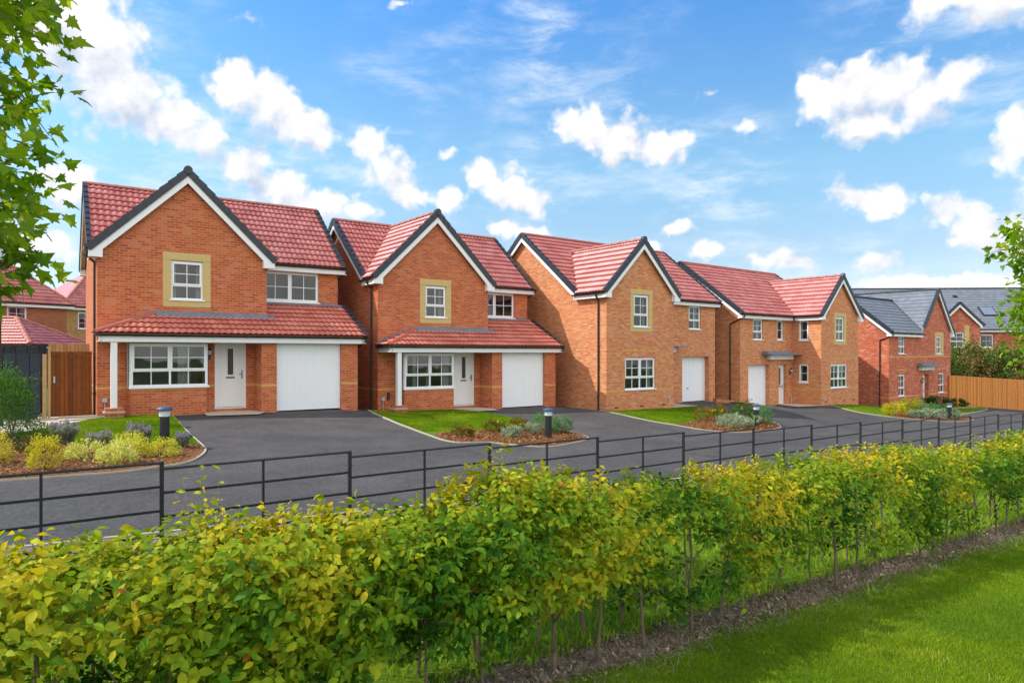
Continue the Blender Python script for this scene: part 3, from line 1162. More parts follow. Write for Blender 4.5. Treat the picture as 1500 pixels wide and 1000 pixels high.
# ------------------------------------------------------------ house with the integral garage and tiled porch (two of them)
def house_a(label, loc, rz, brick, variant):
    root = thing('detached_house', label, 'house', loc, rz, 'new brick houses along the drive')
    Wg, WU = 4.74, 7.52
    zt, ze, ov, bf = 7.40, 4.83, .25, -.16
    eb, ez, rb, rzz = .78, 4.90, 3.78, 7.45
    mt = (rzz - ez) / (rb - eb)
    be = 6.5
    w = MB()
    F0 = front(0)
    win1 = (1.92, 2.82, 3.47, 4.65)
    sur = (1.70, 3.04, 3.25, 4.90)
    door = (3.16, 4.10, .12, 2.16)
    wall(w, F0, gable_outline(0, Wg, -.6, zt, ze, ov), [(sur[0] + .002, sur[1] - .002, sur[2] + .002, sur[3] - .002), door, (.86, 2.78, .87, 2.11)], .10)
    # left side
    wall(w, left(0), [(0, -.6), (be, -.6), (be, ez - .2), (rb, rzz - .13), (eb + .25, ez + .02), (.9, 4.72), (0, 4.72)])
    # right side, upper
    wall(w, right(WU), [(1.06, -.6), (be, -.6), (be, ez - .2), (rb, rzz - .13), (1.06, ez + .05)])
    wall(w, right(WU), [(-.86, -.6), (1.06, -.6), (1.06, 3.45), (-.86, 2.35)])
    wall(w, right(Wg), [(0, 2.9), (1.06, 2.9), (1.06, 5.0), (0, 4.75)])
    win2 = (4.80, 6.82, 3.62, 4.66)
    wall(w, front(1.06), [(Wg, 3.2), (WU, 3.2), (WU, ez + .05), (Wg, ez + .05)], [win2], .12)
    wall(w, lambda u, v, q: (u, be + q, v), [(0, -.6), (WU, -.6), (WU, ez - .1), (0, ez - .1)])
    # garage front
    gd = (4.83, 6.94, 0, 2.16)
    wall(w, front(-.86), [(4.36, -.6), (4.83, -.6), (4.83, 2.16), (6.94, 2.16), (6.94, -.6), (WU, -.6), (WU, 2.3), (4.36, 2.3)])
    for P, a in ((right(4.83), 1), (left(6.94), 1)):
        wall(w, P, [(-.86, -.6), (-.55, -.6), (-.55, 2.3), (-.86, 2.3)])
    wall(w, left(4.36), [(-.86, -.6), (0, -.6), (0, 2.3), (-.86, 2.3)])
    # bay base
    wall(w, front(-.50), [(.80, -.6), (2.82, -.6), (2.82, .80), (.80, .80)])
    wall(w, left(.80), [(-.5, -.6), (0, -.6), (0, .80), (-.5, .80)])
    wall(w, right(2.82), [(-.5, -.6), (0, -.6), (0, .80), (-.5, .80)])
    w.build('wall', brick, root)
    bd = MB()
    band(bd, F0, 0, .80)
    band(bd, F0, 2.82, 3.16)
    band(bd, F0, 4.10, 4.36)
    band(bd, front(-.86), 4.36, 4.83)
    band(bd, front(-.86), 6.94, WU)
    band(bd, left(4.36), -.86, 0)
    band(bd, front(-.5), .80, 2.82, .76, .05)
    band(bd, left(0), 0, be)
    bd.build_each('brick_band', M['band'], root)
    surround(root, F0, *sur, *win1)
    window(root, F0, *win1)
    window(root, front(1.06), *win2, lights=2, transom=0, curtain=None)
    # bay
    B = front(-.5)
    bay = window(root, B, .80, 2.84, .86, 2.12, lights=2, rec=-.03, curtain=((2.05, 2.4),) if variant == 0 else ((1.2, 1.35), (1.75, 1.95), (2.45, 2.75)),
                 label='wide white bay window under the porch roof')
    sd = MB()
    LP = left(.80)
    sd.pbox(LP, -.50, -.43, .86, 2.12, -.06, .03)
    sd.pbox(LP, -.06, 0, .86, 2.12, -.06, .03)
    sd.pbox(LP, -.43, -.06, .86, .93, -.06, .03)
    sd.pbox(LP, -.43, -.06, 2.05, 2.12, -.06, .03)
    sd.pbox(LP, -.43, -.06, 1.30, 1.36, -.06, .03)
    sd.pbox(LP, -.26, -.235, .93, 2.05, -.04, .01)
    sd.pbox(right(2.84), -.47, 0, .86, 2.12, -.05, .03)
    sd.box(.76, 2.90, -.56, 0, .805, .858)
    sd.build('bay_side', M['frame'], bay)
    pn = MB()
    pn.poly([LP(-.47, .9, -.02), LP(-.02, .9, -.02), LP(-.02, 2.1, -.02), LP(-.47, 2.1, -.02)])
    pn.build('side_pane', M['pane'], bay, fix=False)
    front_door(root, F0, *door, label='white front door with a narrow glass slit')
    garage_door(root, front(-.86), gd[0], gd[1], 0, 2.16, rec=.12, handle=False)
    lamp(root, F0, 2.99, 1.75)
    # roofs
    rf, t = main_roof(root, -.18, WU + .14, eb, ez, rb, rzz, M['tile_red'], M['ridge_red'], right_board=False)
    gf, aA, gt = gable(root, 0, Wg, zt, ze, bf, 4.4, M['tile_red'], M['ridge_red'], (eb, ez, mt))
    eave(root, (Wg + .26, eb, ez), (WU + .26, eb, ez), (0, -1, 0), .30, .19)
    eave(root, (-ov, 1.0, ze), (-ov, bf + .02, ze), (-1, 0, 0), .27, .19)
    bx = MB()
    bx.box(WU - .02, WU + .25, eb + .10, 1.06, ez - .24, ez - .02)
    bx.build_each('eaves_box', M['white'], root)
    # porch and garage roof
    zo, bo = 2.40, -1.12
    pt = (3.52 - zo) / (1.06 - bo)
    c, s_ = 1 / math.hypot(1, pt), pt / math.hypot(1, pt)
    hipx = 1.45
    z0w = zo + pt * (-bo)
    h0, h1 = Vector((-.10, bo, zo)), Vector((hipx, 0, z0w))
    hd = (h1 - h0)
    hn = Vector((-hd.y, hd.x, 0)).normalized() * -1   # points to +a side
    PR = tiles('porch_roof', (-.10, bo, zo), (1, 0, 0), (0, c, s_), 7.86, math.hypot(1.06 - bo, 3.52 - zo), M['tile_porch'], root, [(h0, hn)])
    lt = (z0w - zo) / (hipx + .10)
    c2, s2 = 1 / math.hypot(1, lt), lt / math.hypot(1, lt)
    tiles('hip_slope', (-.10, 0, zo), (0, -1, 0), (c2, 0, s2), 1.12, 1.66, M['tile_porch'], PR, [(h0, -hn)])
    ridge(PR, h0 + Vector((.0, 0, .05)), h1 + Vector((0, 0, .05)), M['hip_red'], .10, 'hip_tiles')
    rake(PR, (7.76, bo, zo), (7.76, 1.06, 3.52), (1, 0, 0), board=False)
    wb = MB()
    wb.poly([(WU + .02, bo + .1, 2.15), (WU + .02, 1.06, 2.15), (WU + .02, 1.06, 3.40), (WU + .02, bo + .1, 2.30)])
    wb.build('verge_infill', M['white'], PR)
    eave(root, (-.02, bo, zo), (7.74, bo, zo), (0, -1, 0), 1.1, .19)
    lf = MB()
    lf.box(.03, .06, bo + .06, 0, 2.16, 2.38)
    lf.box(7.60, 7.66, bo + .06, -.86, 2.16, 2.38)
    lf.build_each('fascia_return', M['white'], root)
    gg = MB()
    gg.tube([(-.06, bo, 2.36), (-.06, 0, 2.36)], .05, 8)
    gg.build('side_gutter', M['black'], root)
    sf = MB()
    sf.box(.06, 7.6, bo + .09, 0, 2.145, 2.165)
    sf.build('porch_ceiling', M['white'], root)
    # lead flashings
    ld = MB()
    ld.box(hipx - .1, Wg + .02, -.014, .0, z0w + .01, z0w + .13)
    ld.fbox(Vector((hipx, 0, z0w)), Vector((1, 0, 0)), Vector((0, -c, -s_)), Vector((0, -s_, c)), (.05, Wg - hipx + .22), (-.02, .19), (.045, .062))
    ld.box(Wg, WU, 1.046, 1.06, 3.50, 3.62)
    ld.fbox(Vector((Wg, 1.06, 3.52)), Vector((1, 0, 0)), Vector((0, -c, -s_)), Vector((0, -s_, c)), (.02, WU - Wg + .2), (-.02, .14), (.045, .060))
    for k in range(6):
        x = .02 + k * .24
        ld.box(x, x + .28, -.013, .0, zo + lt * (x + .10) + .02, zo + lt * (x + .34) + .09)
    ld.build('lead_flashing', M['lead'], root)
    # post on its brick foot
    po = MB()
    po.box(.27, .43, -1.02, -.86, .30, 2.16)
    po.build('porch_post', M['white'], root, bevel=.004)
    pf = MB()
    pf.box(.12, .58, -1.12, -.72, -.4, .17)
    pf.box(.14, .56, -1.10, -.74, .22, .31)
    pf.build('post_foot', brick, root)
    ps = MB()
    ps.box(.09, .61, -1.15, -.69, .17, .22)
    ps.build('foot_slab', M['kerb'], root)
    # services
    sv = MB()
    sv.box(.13, .25, -.07, 0, .42, .54)
    sv.tube([(.19, -.035, .42), (.19, -.035, -.1)], .012, 6)
    sv.build('service_box', M['greybox'], root)
    sb = MB()
    sb.box(.36, .44, -.06, 0, .45, .72)
    sb.build('meter_cover', M['black'], root)
    bd_ = .30 if variant == 0 else .45
    downpipe(root, [(-.25, bd_ - .05, ze - .07), (-.25, bd_ - .05, ze - .16), (-.05, bd_, ze - .36), (-.05, bd_, ze - .6), (-.05, bd_, -.05)])
    downpipe(root, [(WU + .25, eb + .02, ez - .07), (WU + .25, eb + .02, ez - .16), (WU + .05, 1.2, ez - .40), (WU + .05, 1.2, 3.7)])
    downpipe(root, [(WU + .2, bo + .02, 2.34), (WU + .2, bo + .02, 2.24), (WU + .05, -.70, 2.0), (WU + .05, -.70, .0)])
    return root


H1 = house_a('nearest orange brick house, leftmost in the row, beside the brown gate', (-11.929, 19.625, .042), .600, M['brick_orange'], 0)
H2 = house_a('second orange brick house from the left, behind the crescent of lawn', (-4.792, 24.378, -.245), .630, M['brick_orange'], 1)


def canopy(root, a0, a1, x0, x1, b0, zb, lead1):
    """flat door canopy: boxed frieze, slab and lead block"""
    mb = MB()
    mb.box(x0, x1, b0 - .22, b0, zb - .25, zb - .03)
    mb.box(x0 - .05, x1 + .05, b0 - .30, b0, zb - .03, zb)
    c = mb.build('door_canopy', M['white'], root, bevel=.01)
    sl = MB()
    sl.box(a0, a1, b0 - .60, b0, zb + .001, zb + .055)
    sl.box(a0, lead1, b0 - .35, b0, zb + .055, zb + .20)
    sl.build('canopy_lead', M['lead'], c, bevel=.01)
    return c


def vent_bricks(root, P, us, z=.13):
    mb = MB()
    for u in us:
        mb.pbox(P, u, u + .215, z, z + .065, -.02, .004)
    return mb.build_each('air_brick', M['meter'], root)


# ------------------------------------------------------------ third house: buff brick, gable left
def house_b():
    root = thing('detached_house', 'buff brick house in the middle of the row, gable at its left end', 'house', (3.773, 27.266, -.487), .647, 'new brick houses along the drive')
    Wg, W2, bU = 4.10, 9.50, 1.84
    zt, ze, ov, bf = 7.08, 4.83, .25, -.17
    eb, ez, rb, rzz = 1.58, 4.91, 5.31, 7.83
    mt = (rzz - ez) / (rb - eb)
    be = 8.9
    bk = M['brick_buff']
    w = MB()
    F0, FU = front(0), front(bU)
    win1 = (1.58, 2.50, 3.46, 4.79)
    sur = (1.38, 2.72, 3.26, 5.02)
    win2 = (1.06, 2.90, .87, 2.18)
    win3 = (7.45, 8.35, 3.54, 4.69)
    wall(w, F0, gable_outline(0, Wg, -.9, zt, ze, ov), [(sur[0] + .002, sur[1] - .002, sur[2] + .002, sur[3] - .002), win2], .10)
    wall(w, left(0), [(0, -.9), (be, -.9), (be, ez - .2), (rb, rzz - .13), (eb + .3, ez + .05), (1.2, 4.72), (0, 4.72)])
    wall(w, right(Wg), [(0, -.9), (bU, -.9), (bU, 5.3), (0, 4.72)])
    wall(w, FU, [(Wg, -.9), (4.9, -.9), (4.9, 2.16), (5.9, 2.16), (5.9, -.9), (6.95, -.9), (6.95, 2.2), (9.03, 2.2), (9.03, -.9), (W2, -.9), (W2, ez), (Wg, ez)], [win3], .12)
    for P in (right(6.95), left(9.03), right(4.9), left(5.9)):
        wall(w, P, [(bU, -.9), (bU + .35, -.9), (bU + .35, 2.25), (bU, 2.25)])
    w.box(6.95, 9.03, bU + .001, bU + .35, 2.2, 2.25)
    wall(w, right(W2), [(bU, -.9), (be, -.9), (be, ez - .2), (rb, rzz - .13), (bU, ez + .05)])
    wall(w, lambda u, v, q: (u, be + q, v), [(0, -.9), (W2, -.9), (W2, ez - .1), (0, ez - .1)])
    w.build('wall', bk, root)
    bd = MB()
    band(bd, F0, 0, 1.06)
    band(bd, F0, 2.90, Wg)
    band(bd, F0, .86, 3.12, 2.44, .05)
    band(bd, FU, 5.9, 6.95)
    band(bd, FU, 9.03, W2)
    band(bd, left(0), 0, .5)
    bd.build_each('brick_band', M['band'], root)
    surround(root, F0, *sur, *win1)
    window(root, F0, *win1)
    window(root, F0, *win2, lights=2, curtain=((2.2, 2.3), (2.62, 2.86)), label='two-light white window low in the gable')
    window(root, FU, *win3)
    garage_door(root, FU, 6.95, 9.03, 0, 2.2, rec=.28, rib=.26)
    front_door(root, front(bU + .2), 4.93, 5.87, .1, 2.14)
    canopy(root, 4.3, 6.65, 4.6, 6.25, bU, 2.66, 5.9)
    main_roof(root, -.18, W2 + .14, eb, ez, rb, rzz, M['tile_red'], M['ridge_red'], right_board=False)
    gable(root, 0, Wg, zt, ze, bf, 6.5, M['tile_red'], M['ridge_red'], (eb, ez, mt))
    eave(root, (Wg + .26, eb, ez), (W2 + .24, eb, ez), (0, -1, 0), .30, .19)
    eave(root, (-ov, 1.75, ze), (-ov, bf + .02, ze), (-1, 0, 0), .27, .19)
    vent_bricks(root, F0, (.45, 1.95, 3.35))
    sv = MB()
    sv.box(3.7, 3.8, -.06, 0, .42, .54)
    sv.tube([(3.75, -.035, .42), (3.75, -.035, -.1)], .012, 6)
    sv.build('service_box', M['greybox'], root)
    vt = MB()
    vt.box(1.7, 1.95, 4.0, 4.25, 6.9, 7.02)
    vt.build('vent_tile', M['ridge_red'], root)
    downpipe(root, [(-.25, .35, ze - .07), (-.25, .35, ze - .16), (-.05, .42, ze - .36), (-.05, .42, ze - .6), (-.05, .42, -.1)])
    downpipe(root, [(W2 + .22, eb + .02, ez - .07), (W2 + .22, eb + .02, ez - .18), (W2 + .05, 2.05, ez - .42), (W2 + .05, 2.05, 0)])
    return root


H3 = house_b()


# ------------------------------------------------------------ fourth house: buff brick, gable right
def house_c():
    root = thing('detached_house', 'buff brick house fourth from the left, gable at its right end over a white window', 'house', (12.551, 33.232, -.87), .668, 'new brick houses along the drive')
    W0, W1, bP = 4.95, 9.15, 1.64
    zt, ze, ov, bf = 7.00, 4.77, .25, -.18
    eb, ez, rb, rzz = 1.37, 4.76, 5.27, 7.70
    mt = (rzz - ez) / (rb - eb)
    be = 8.9
    bk = M['brick_buff']
    w = MB()
    F0, FP, LW = front(0), front(bP), left(W0)
    win1 = (6.55, 7.45, 3.44, 4.73)
    sur = (6.35, 7.72, 3.22, 4.96)
    win2 = (5.97, 7.84, .87, 2.15)
    m1 = (1.15, 2.05, 3.45, 4.54)
    m2 = (3.43, 4.04, 3.45, 4.54)
    v1 = (.70, 1.26, 3.44, 4.54)
    v3 = (.70, 1.26, 1.16, 2.16)
    wall(w, F0, gable_outline(W0, W1, -1.2, zt, ze, ov), [(sur[0] + .002, sur[1] - .002, sur[2] + .002, sur[3] - .002), win2], .10)
    wall(w, FP, [(0, -1.2), (.72, -1.2), (.72, 2.15), (2.67, 2.15), (2.67, -1.2), (3.6, -1.2), (3.6, 2.15), (4.40, 2.15), (4.40, -1.2), (W0, -1.2), (W0, ez), (0, ez)], [m1, m2], .12)
    for P in (right(.72), left(2.67), right(3.6), left(4.40)):
        wall(w, P, [(bP, -1.2), (bP + .3, -1.2), (bP + .3, 2.2), (bP, 2.2)])
    w.box(.72, 2.67, bP + .001, bP + .3, 2.15, 2.2)
    w.box(3.6, 4.4, bP + .001, bP + .3, 2.15, 2.2)
    w.box(3.6, 4.4, bP + .02, bP + .3, -.6, -.12)
    wall(w, LW, [(0, -1.2), (bP, -1.2), (bP, ez), (0, ez)], [v1, v3], .10)
    wall(w, left(0), [(bP, -1.2), (be, -1.2), (be, ez - .2), (rb, rzz - .13), (bP, ez + .05)])
    wall(w, right(W1), [(0, -1.2), (be, -1.2), (be, ez - .2), (rb, rzz - .13), (eb + .25, ez + .05), (0, 4.7)])
    wall(w, lambda u, v, q: (u, be + q, v), [(0, -1.2), (W1, -1.2), (W1, ez - .1), (0, ez - .1)])
    w.build('wall', bk, root)
    bd = MB()
    band(bd, F0, W0, 5.97)
    band(bd, F0, 7.84, W1)
    band(bd, F0, 5.75, 8.05, 2.44, .05)
    band(bd, LW, 0, bP)
    band(bd, FP, 0, .72)
    band(bd, FP, 2.67, 3.6)
    bd.build_each('brick_band', M['band'], root)
    surround(root, F0, *sur, *win1)
    window(root, F0, *win1)
    window(root, F0, *win2, lights=2, curtain=((6.7, 6.85), (7.4, 7.8)), label='two-light white window low in the gable')
    window(root, FP, *m1)
    window(root, FP, *m2, transom=0, gx=1, gyt=2)
    window(root, LW, *v1, transom=0, gx=1, gyt=2)
    window(root, LW, *v3, transom=0, gx=1, gyt=2)
    garage_door(root, FP, .72, 2.67, -.30, 2.15, rec=.24, rib=.26)
    d = front_door(root, front(bP + .15), 3.62, 4.38, -.1, 2.13)
    lamp(root, FP, 4.66, 1.70)
    canopy(root, 1.95, 4.93, 2.45, 4.75, bP, 2.66, 4.2)
    main_roof(root, -.18, W1 + .14, eb, ez, rb, rzz, M['tile_red'], M['ridge_red'], right_board=False)
    gable(root, W0, W1, zt, ze, bf, 6.5, M['tile_red'], M['ridge_red'], (eb, ez, mt))
    eave(root, (-.18, eb, ez), (W0 - ov, eb, ez), (0, -1, 0), .30, .19)
    eave(root, (W0 - ov, eb, ez), (W0 - ov, bf + .02, ez), (-1, 0, 0), .27, .19)
    bx = MB()
    bx.box(-.17, .0, eb + .08, bP + .02, ez - .24, ez - .03)
    bx.build_each('eaves_box', M['white'], root)
    vent_bricks(root, F0, (5.35, 7.4, 8.5), .1)
    mt_ = MB()
    mt_.box(-.12, 0, 3.3, 3.85, .55, 1.3)
    mt_.build('meter_cupboard', M['meter'], root)
    sv = MB()
    sv.box(5.25, 5.36, -.06, 0, .22, .36)
    sv.tube([(5.3, -.035, .22), (5.3, -.035, -.3)], .012, 6)
    sv.build('service_box', M['greybox'], root)
    s2_ = MB()
    s2_.tube([(4.75, bP - .07, .35), (4.75, bP - .07, -.3)], .035, 8)
    s2_.build('waste_pipe', M['greybox'], root)
    downpipe(root, [(.0, eb + .0, ez - .07), (.0, eb, ez - .18), (-.05, bP + .55, ez - .50), (-.05, bP + .55, ez - .8), (-.05, bP + .55, -.3)])
    return root


H4 = house_c()


# ------------------------------------------------------------ fifth house: red brick, grey roof
def house_d():
    root = thing('detached_house', 'red brick house with grey tiled roof at the far right end of the row', 'house', (22.636, 41.010, -1.625), .670, 'new brick houses along the drive')
    W, g0 = 9.64, 4.76
    zt, ze, ov, bf = 7.75, 4.87, .25, -.18
    eb, ez, rb, rzz = -.28, 4.76, 2.60, 7.12
    mt = (rzz - ez) / (rb - eb)
    be = 5.5
    bk = M['brick_red']
    w = MB()
    F0 = front(0)
    u1 = (1.35, 2.28, 3.47, 4.63)
    x1 = (1.33, 2.30, .87, 2.19)
    w1 = (7.18, 8.02, 3.47, 4.63)
    sur = (6.93, 8.37, 3.3, 4.90)
    y1 = (7.53, 8.50, .87, 2.19)
    aA = (g0 + W) / 2
    t = (zt - ze) / (aA - g0 + ov)
    zc = ze + t * ov - .13
    wall(w, F0, [(0, -1.2), (4.97, -1.2), (4.97, 2.16), (5.92, 2.16), (5.92, -1.2), (W, -1.2), (W, zc), (aA, zt - .13), (g0, zc), (g0, 4.75), (0, 4.75)],
         [u1, x1, (sur[0] + .002, sur[1] - .002, sur[2] + .002, sur[3] - .002), y1], .10)
    for P in (right(4.97), left(5.92)):
        wall(w, P, [(0, -1.2), (.3, -1.2), (.3, 2.2), (0, 2.2)])
    w.box(4.97, 5.92, .001, .3, 2.16, 2.2)
    w.box(4.97, 5.92, .02, .3, -1, -.02)
    wall(w, left(0), [(0, -1.2), (be, -1.2), (be, ez - .2), (rb, rzz - .13), (0, ez + .05)])
    wall(w, right(W), [(0, -1.2), (9, -1.2), (9, 4.8), (0, 4.8)])
    wall(w, left(g0), [(be - .4, -1.2), (9, -1.2), (9, 4.8), (be - .4, 4.8)])
    wall(w, lambda u, v, q: (u, be + q, v), [(0, -1.2), (g0, -1.2), (g0, ez - .1), (0, ez - .1)])
    wall(w, lambda u, v, q: (u, 9 + q, v), [(g0, -1.2), (W, -1.2), (W, zc), (aA, zt - .13), (g0, zc)])
    w.build('wall', bk, root)
    bd = MB()
    for (p, q) in ((0, 1.33), (2.30, 4.3), (6.3, 7.53), (8.50, W)):
        band(bd, F0, p, q)
    band(bd, F0, 0, 6.93, 3.25, .075)
    band(bd, F0, 8.37, W, 3.25, .075)
    band(bd, F0, 1.1, 2.55, 2.44, .06)
    band(bd, F0, 7.3, 8.7, 2.44, .06)
    band(bd, left(0), 0, .6)
    bd.build_each('brick_band', M['band'], root)
    surround(root, F0, *sur, *w1)
    window(root, F0, *u1)
    window(root, F0, *w1)
    window(root, F0, *x1, curtain=((1.7, 2.2),))
    window(root, F0, *y1, curtain=((7.6, 8.0),))
    front_door(root, front(.2), 4.99, 5.90, .0, 2.15)
    lamp(root, F0, 4.7, 1.65)
    canopy(root, 4.0, 6.6, 4.3, 6.35, 0, 2.66, 6.3)
    cl_plane = Vector((-t, 0, 1)).normalized()
    roof, _ = main_roof(root, -.18, g0 + 2.35, eb, ez, rb, rzz, M['tile_grey'], M['verge'], flat=True, right_board=False, right_end=False, clips=[((g0 - ov, 0, ze - .02), (-t, 0, 1))])
    half = aA - g0 + ov
    c, s_ = 1 / math.hypot(1, t), t / math.hypot(1, t)
    Ls = math.hypot(half, zt - ze)
    cn = Vector((0, -mt, 1)).normalized()
    gf = tiles('gable_roof', (g0 - ov, 9.2, ze), (0, -1, 0), (c, 0, s_), 9.2 - bf, Ls, M['tile_grey'], root, (), True)
    tiles('gable_slope', (W + ov, bf, ze), (0, 1, 0), (-c, 0, s_), 9.2 - bf, Ls, M['tile_grey'], gf, (), True)
    ridge(gf, (aA, bf + .02, zt + .03), (aA, 9.2, zt + .03), M['verge'])
    rake(gf, (g0 - ov + .28, bf, ze + .28 * t), (aA, bf, zt), (0, -1, 0), sof=-bf, board=False)
    rake(gf, (W + ov, bf, ze), (aA, bf, zt), (0, -1, 0), sof=-bf)
    bx = MB()
    zb = ze - .24
    bx.hexa([(W - .13, bf - .004, zb), (W + ov - .03, bf - .004, zb), (W + ov - .03, .3, zb), (W - .13, .3, zb),
             (W - .13, bf - .004, zb + .5), (W + ov - .03, bf - .004, ze - .05), (W + ov - .03, .3, ze - .05), (W - .13, .3, zb + .5)])
    bx.box(-.17, 0, eb + .08, .05, ez - .24, ez - .03)
    bx.build_each('eaves_box', M['white'], gf)
    k = MB()
    pts = []
    for aa in (g0 - ov + .1, g0 - ov + (rzz - ze) / t):
        z = ze + t * (aa - (g0 - ov))
        pts.append(Vector((aa, eb + (z - ez) / mt, z + .05)))
    k.tube(pts, .04, 5)
    k.build('valley_line', M['verge'], gf)
    eave(root, (-.18, eb, ez), (g0 - ov - .02, eb, ez), (0, -1, 0), .28, .19)
    eave(root, (W + ov, 9, ze), (W + ov, bf, ze), (1, 0, 0), .25, .19)
    downpipe(root, [(-.0, eb, ez - .07), (.0, eb, ez - .18), (-.05, .5, ez - .45), (-.05, .5, ez - .7), (-.05, .5, -.2)])
    return root


H5 = house_d()
# ------------------------------------------------------------ ground sheets
def clip_poly(poly, axis, val, keep_greater):
    out = []
    n = len(poly)
    for i in range(n):
        a, b = poly[i], poly[(i + 1) % n]
        ia = (a[axis] >= val) if keep_greater else (a[axis] <= val)
        ib = (b[axis] >= val) if keep_greater else (b[axis] <= val)
        if ia:
            out.append(a)
        if ia != ib:
            t = (val - a[axis]) / (b[axis] - a[axis])
            out.append((a[0] + (b[0] - a[0]) * t, a[1] + (b[1] - a[1]) * t))
    return out


def steps(lo, hi, st):
    return [lo + st * k for k in range(int(round((hi - lo) / st)) + 1)]


SG = steps(-320, -20, 20)[:-1] + steps(-20, 70, 1) + steps(80, 700, 20)
DG = steps(-300, -20, 20)[:-1] + steps(-20, 30, 1) + steps(40, 700, 20)


def sheet(name, poly, off, m, sg=None, dg=None):
    sg, dg = sg or SG, dg or DG
    mb = MB()
    pv = [Vector((p[0], p[1], 0)) for p in poly]
    for t in tessellate_polygon([pv]):
        tri = [(pv[i].x, pv[i].y) for i in t]
        s0, s1 = min(p[0] for p in tri), max(p[0] for p in tri)
        d0, d1 = min(p[1] for p in tri), max(p[1] for p in tri)
        for i in range(len(sg) - 1):
            if sg[i + 1] <= s0 or sg[i] >= s1:
                continue
            c = clip_poly(clip_poly(tri, 0, sg[i], True), 0, sg[i + 1], False)
            if len(c) < 3:
                continue
            for j in range(len(dg) - 1):
                if dg[j + 1] <= d0 or dg[j] >= d1:
                    continue
                q = clip_poly(clip_poly(c, 1, dg[j], True), 1, dg[j + 1], False)
                if len(q) < 3:
                    continue
                clean = []
                for p in q:
                    if not clean or abs(p[0] - clean[-1][0]) + abs(p[1] - clean[-1][1]) > 1e-6:
                        clean.append(p)
                if len(clean) > 2:
                    mb.poly([s2w(p[0], p[1], off) for p in clean])
    for k, f in enumerate(mb.f):
        a_, b_, c_ = (Vector(mb.v[f[0]]), Vector(mb.v[f[1]]), Vector(mb.v[f[2]]))
        if (b_ - a_).cross(c_ - a_).z < 0:
            mb.f[k] = f[::-1]
    o = mb.build(name, m, None, smooth=False, fix=False)
    o['kind'] = 'structure'
    return o


def smooth_path(pts, n=6, closed=False):
    out = []
    N = len(pts)
    for i in range(N - 1):
        p0, p1, p2, p3 = pts[max(i - 1, 0)], pts[i], pts[i + 1], pts[min(i + 2, N - 1)]
        for k in range(n):
            t = k / n
            out.append(tuple(.5 * ((2 * p1[j]) + (-p0[j] + p2[j]) * t + (2 * p0[j] - 5 * p1[j] + 4 * p2[j] - p3[j]) * t * t + (-p0[j] + 3 * p1[j] - 3 * p2[j] + p3[j]) * t ** 3) for j in (0, 1)))
    out.append(tuple(pts[-1]))
    return out


def kerb(path, w=.038, h=.03, name='kerb_edging'):
    mb = MB()
    rows = []
    for i, p in enumerate(path):
        a, b = path[max(i - 1, 0)], path[min(i + 1, len(path) - 1)]
        t = Vector((b[0] - a[0], b[1] - a[1])).normalized()
        n = Vector((-t.y, t.x)) * w / 2
        L_, R_ = (p[0] + n.x, p[1] + n.y), (p[0] - n.x, p[1] - n.y)
        rows.append([s2w(*L_, -.1), s2w(*L_, h), s2w(*R_, h), s2w(*R_, -.1)])
    for a, b in zip(rows, rows[1:]):
        for k in range(3):
            mb.poly([a[k], a[k + 1], b[k + 1], b[k]])
    o = mb.build(name, M['kerb'], None)
    o['kind'] = 'structure'
    return o


sheet('ground', [(-320, -300), (700, -300), (700, 700), (-320, 700)], -.06, M['ground'])
sheet('road', [(-25, 8.12), (78, 8.12), (78, 25), (-25, 25)], 0, M['asphalt'])
wob = lambda s: .05 * math.sin(s * 3.1) + .035 * math.sin(s * 7.7 + 1) + random.uniform(-.03, .03)
SSX = steps(-14, 60, .25)
sheet('lawn', [(s, 3.11 + wob(s)) for s in SSX] + [(60, -25), (-14, -25)], .012, M['lawn'])
sheet('hedge_soil', [(-14, 2.8), (60, 2.8), (60, 3.7), (-14, 3.7)], .0, M['soil'])
sheet('verge', [(s, 3.42 + wob(s)) for s in SSX] + [(s, 7.35 + wob(s)) for s in reversed(SSX)], .012, M['lawn'])
sheet('fence_soil', [(-14, 7.1), (60, 7.1), (60, 8.09), (-14, 8.09)], .004, M['soil'])
kerb([(s, 8.12) for s in steps(-14, 60, 1)], .05, .02)

# plot 1
e1 = smooth_path([(-6, 12.25), (-2, 12.35), (-.04, 12.45), (.8, 12.58), (1.55, 12.68), (2.12, 13.02), (2.6, 13.35), (2.95, 13.95), (3.3, 14.9), (3.42, 15.8)], 5) + [(3.5, 17.0), (3.65, 19.0), (3.85, 21.0), (3.98, 22.05)]
kerb(e1)
bedline1 = smooth_path([(3.40, 15.6), (2.88, 16.1), (2.26, 16.35), (1.49, 16.2), (.9, 17.3), (.5, 18.2), (-.3, 18.6), (-2, 19.5), (-6, 19.8)], 4)
sheet('lawn', [(3.98, 22.4), (2.2, 22.4), (1.1, 20.45), (.4, 19.4), (-.3, 18.6)] + list(reversed(bedline1[:25])) + [p for p in e1 if p[1] > 15.7], .022, M['lawn'])
sheet('planting_bed', [p for p in e1 if p[1] < 15.75] + bedline1 + [(-6, 12.25)], .03, M['mulch'])
sheet('gravel_path', [(-6, 23.5), (-6, 19.3), (-1, 19.1), (.2, 19.2), (1.1, 20.2), (2.35, 22.0), (2.6, 23.5)], .010, M['gravel'])
sheet('paving', [(1.25, 23.2), (1.15, 21.6), (2.45, 22.25), (2.6, 23.3)], .03, M['slab'])
sheet('paving', [(4.95, 22.9), (4.75, 21.2), (6.15, 21.0), (6.75, 22.0), (6.75, 22.9)], .035, M['slab'])
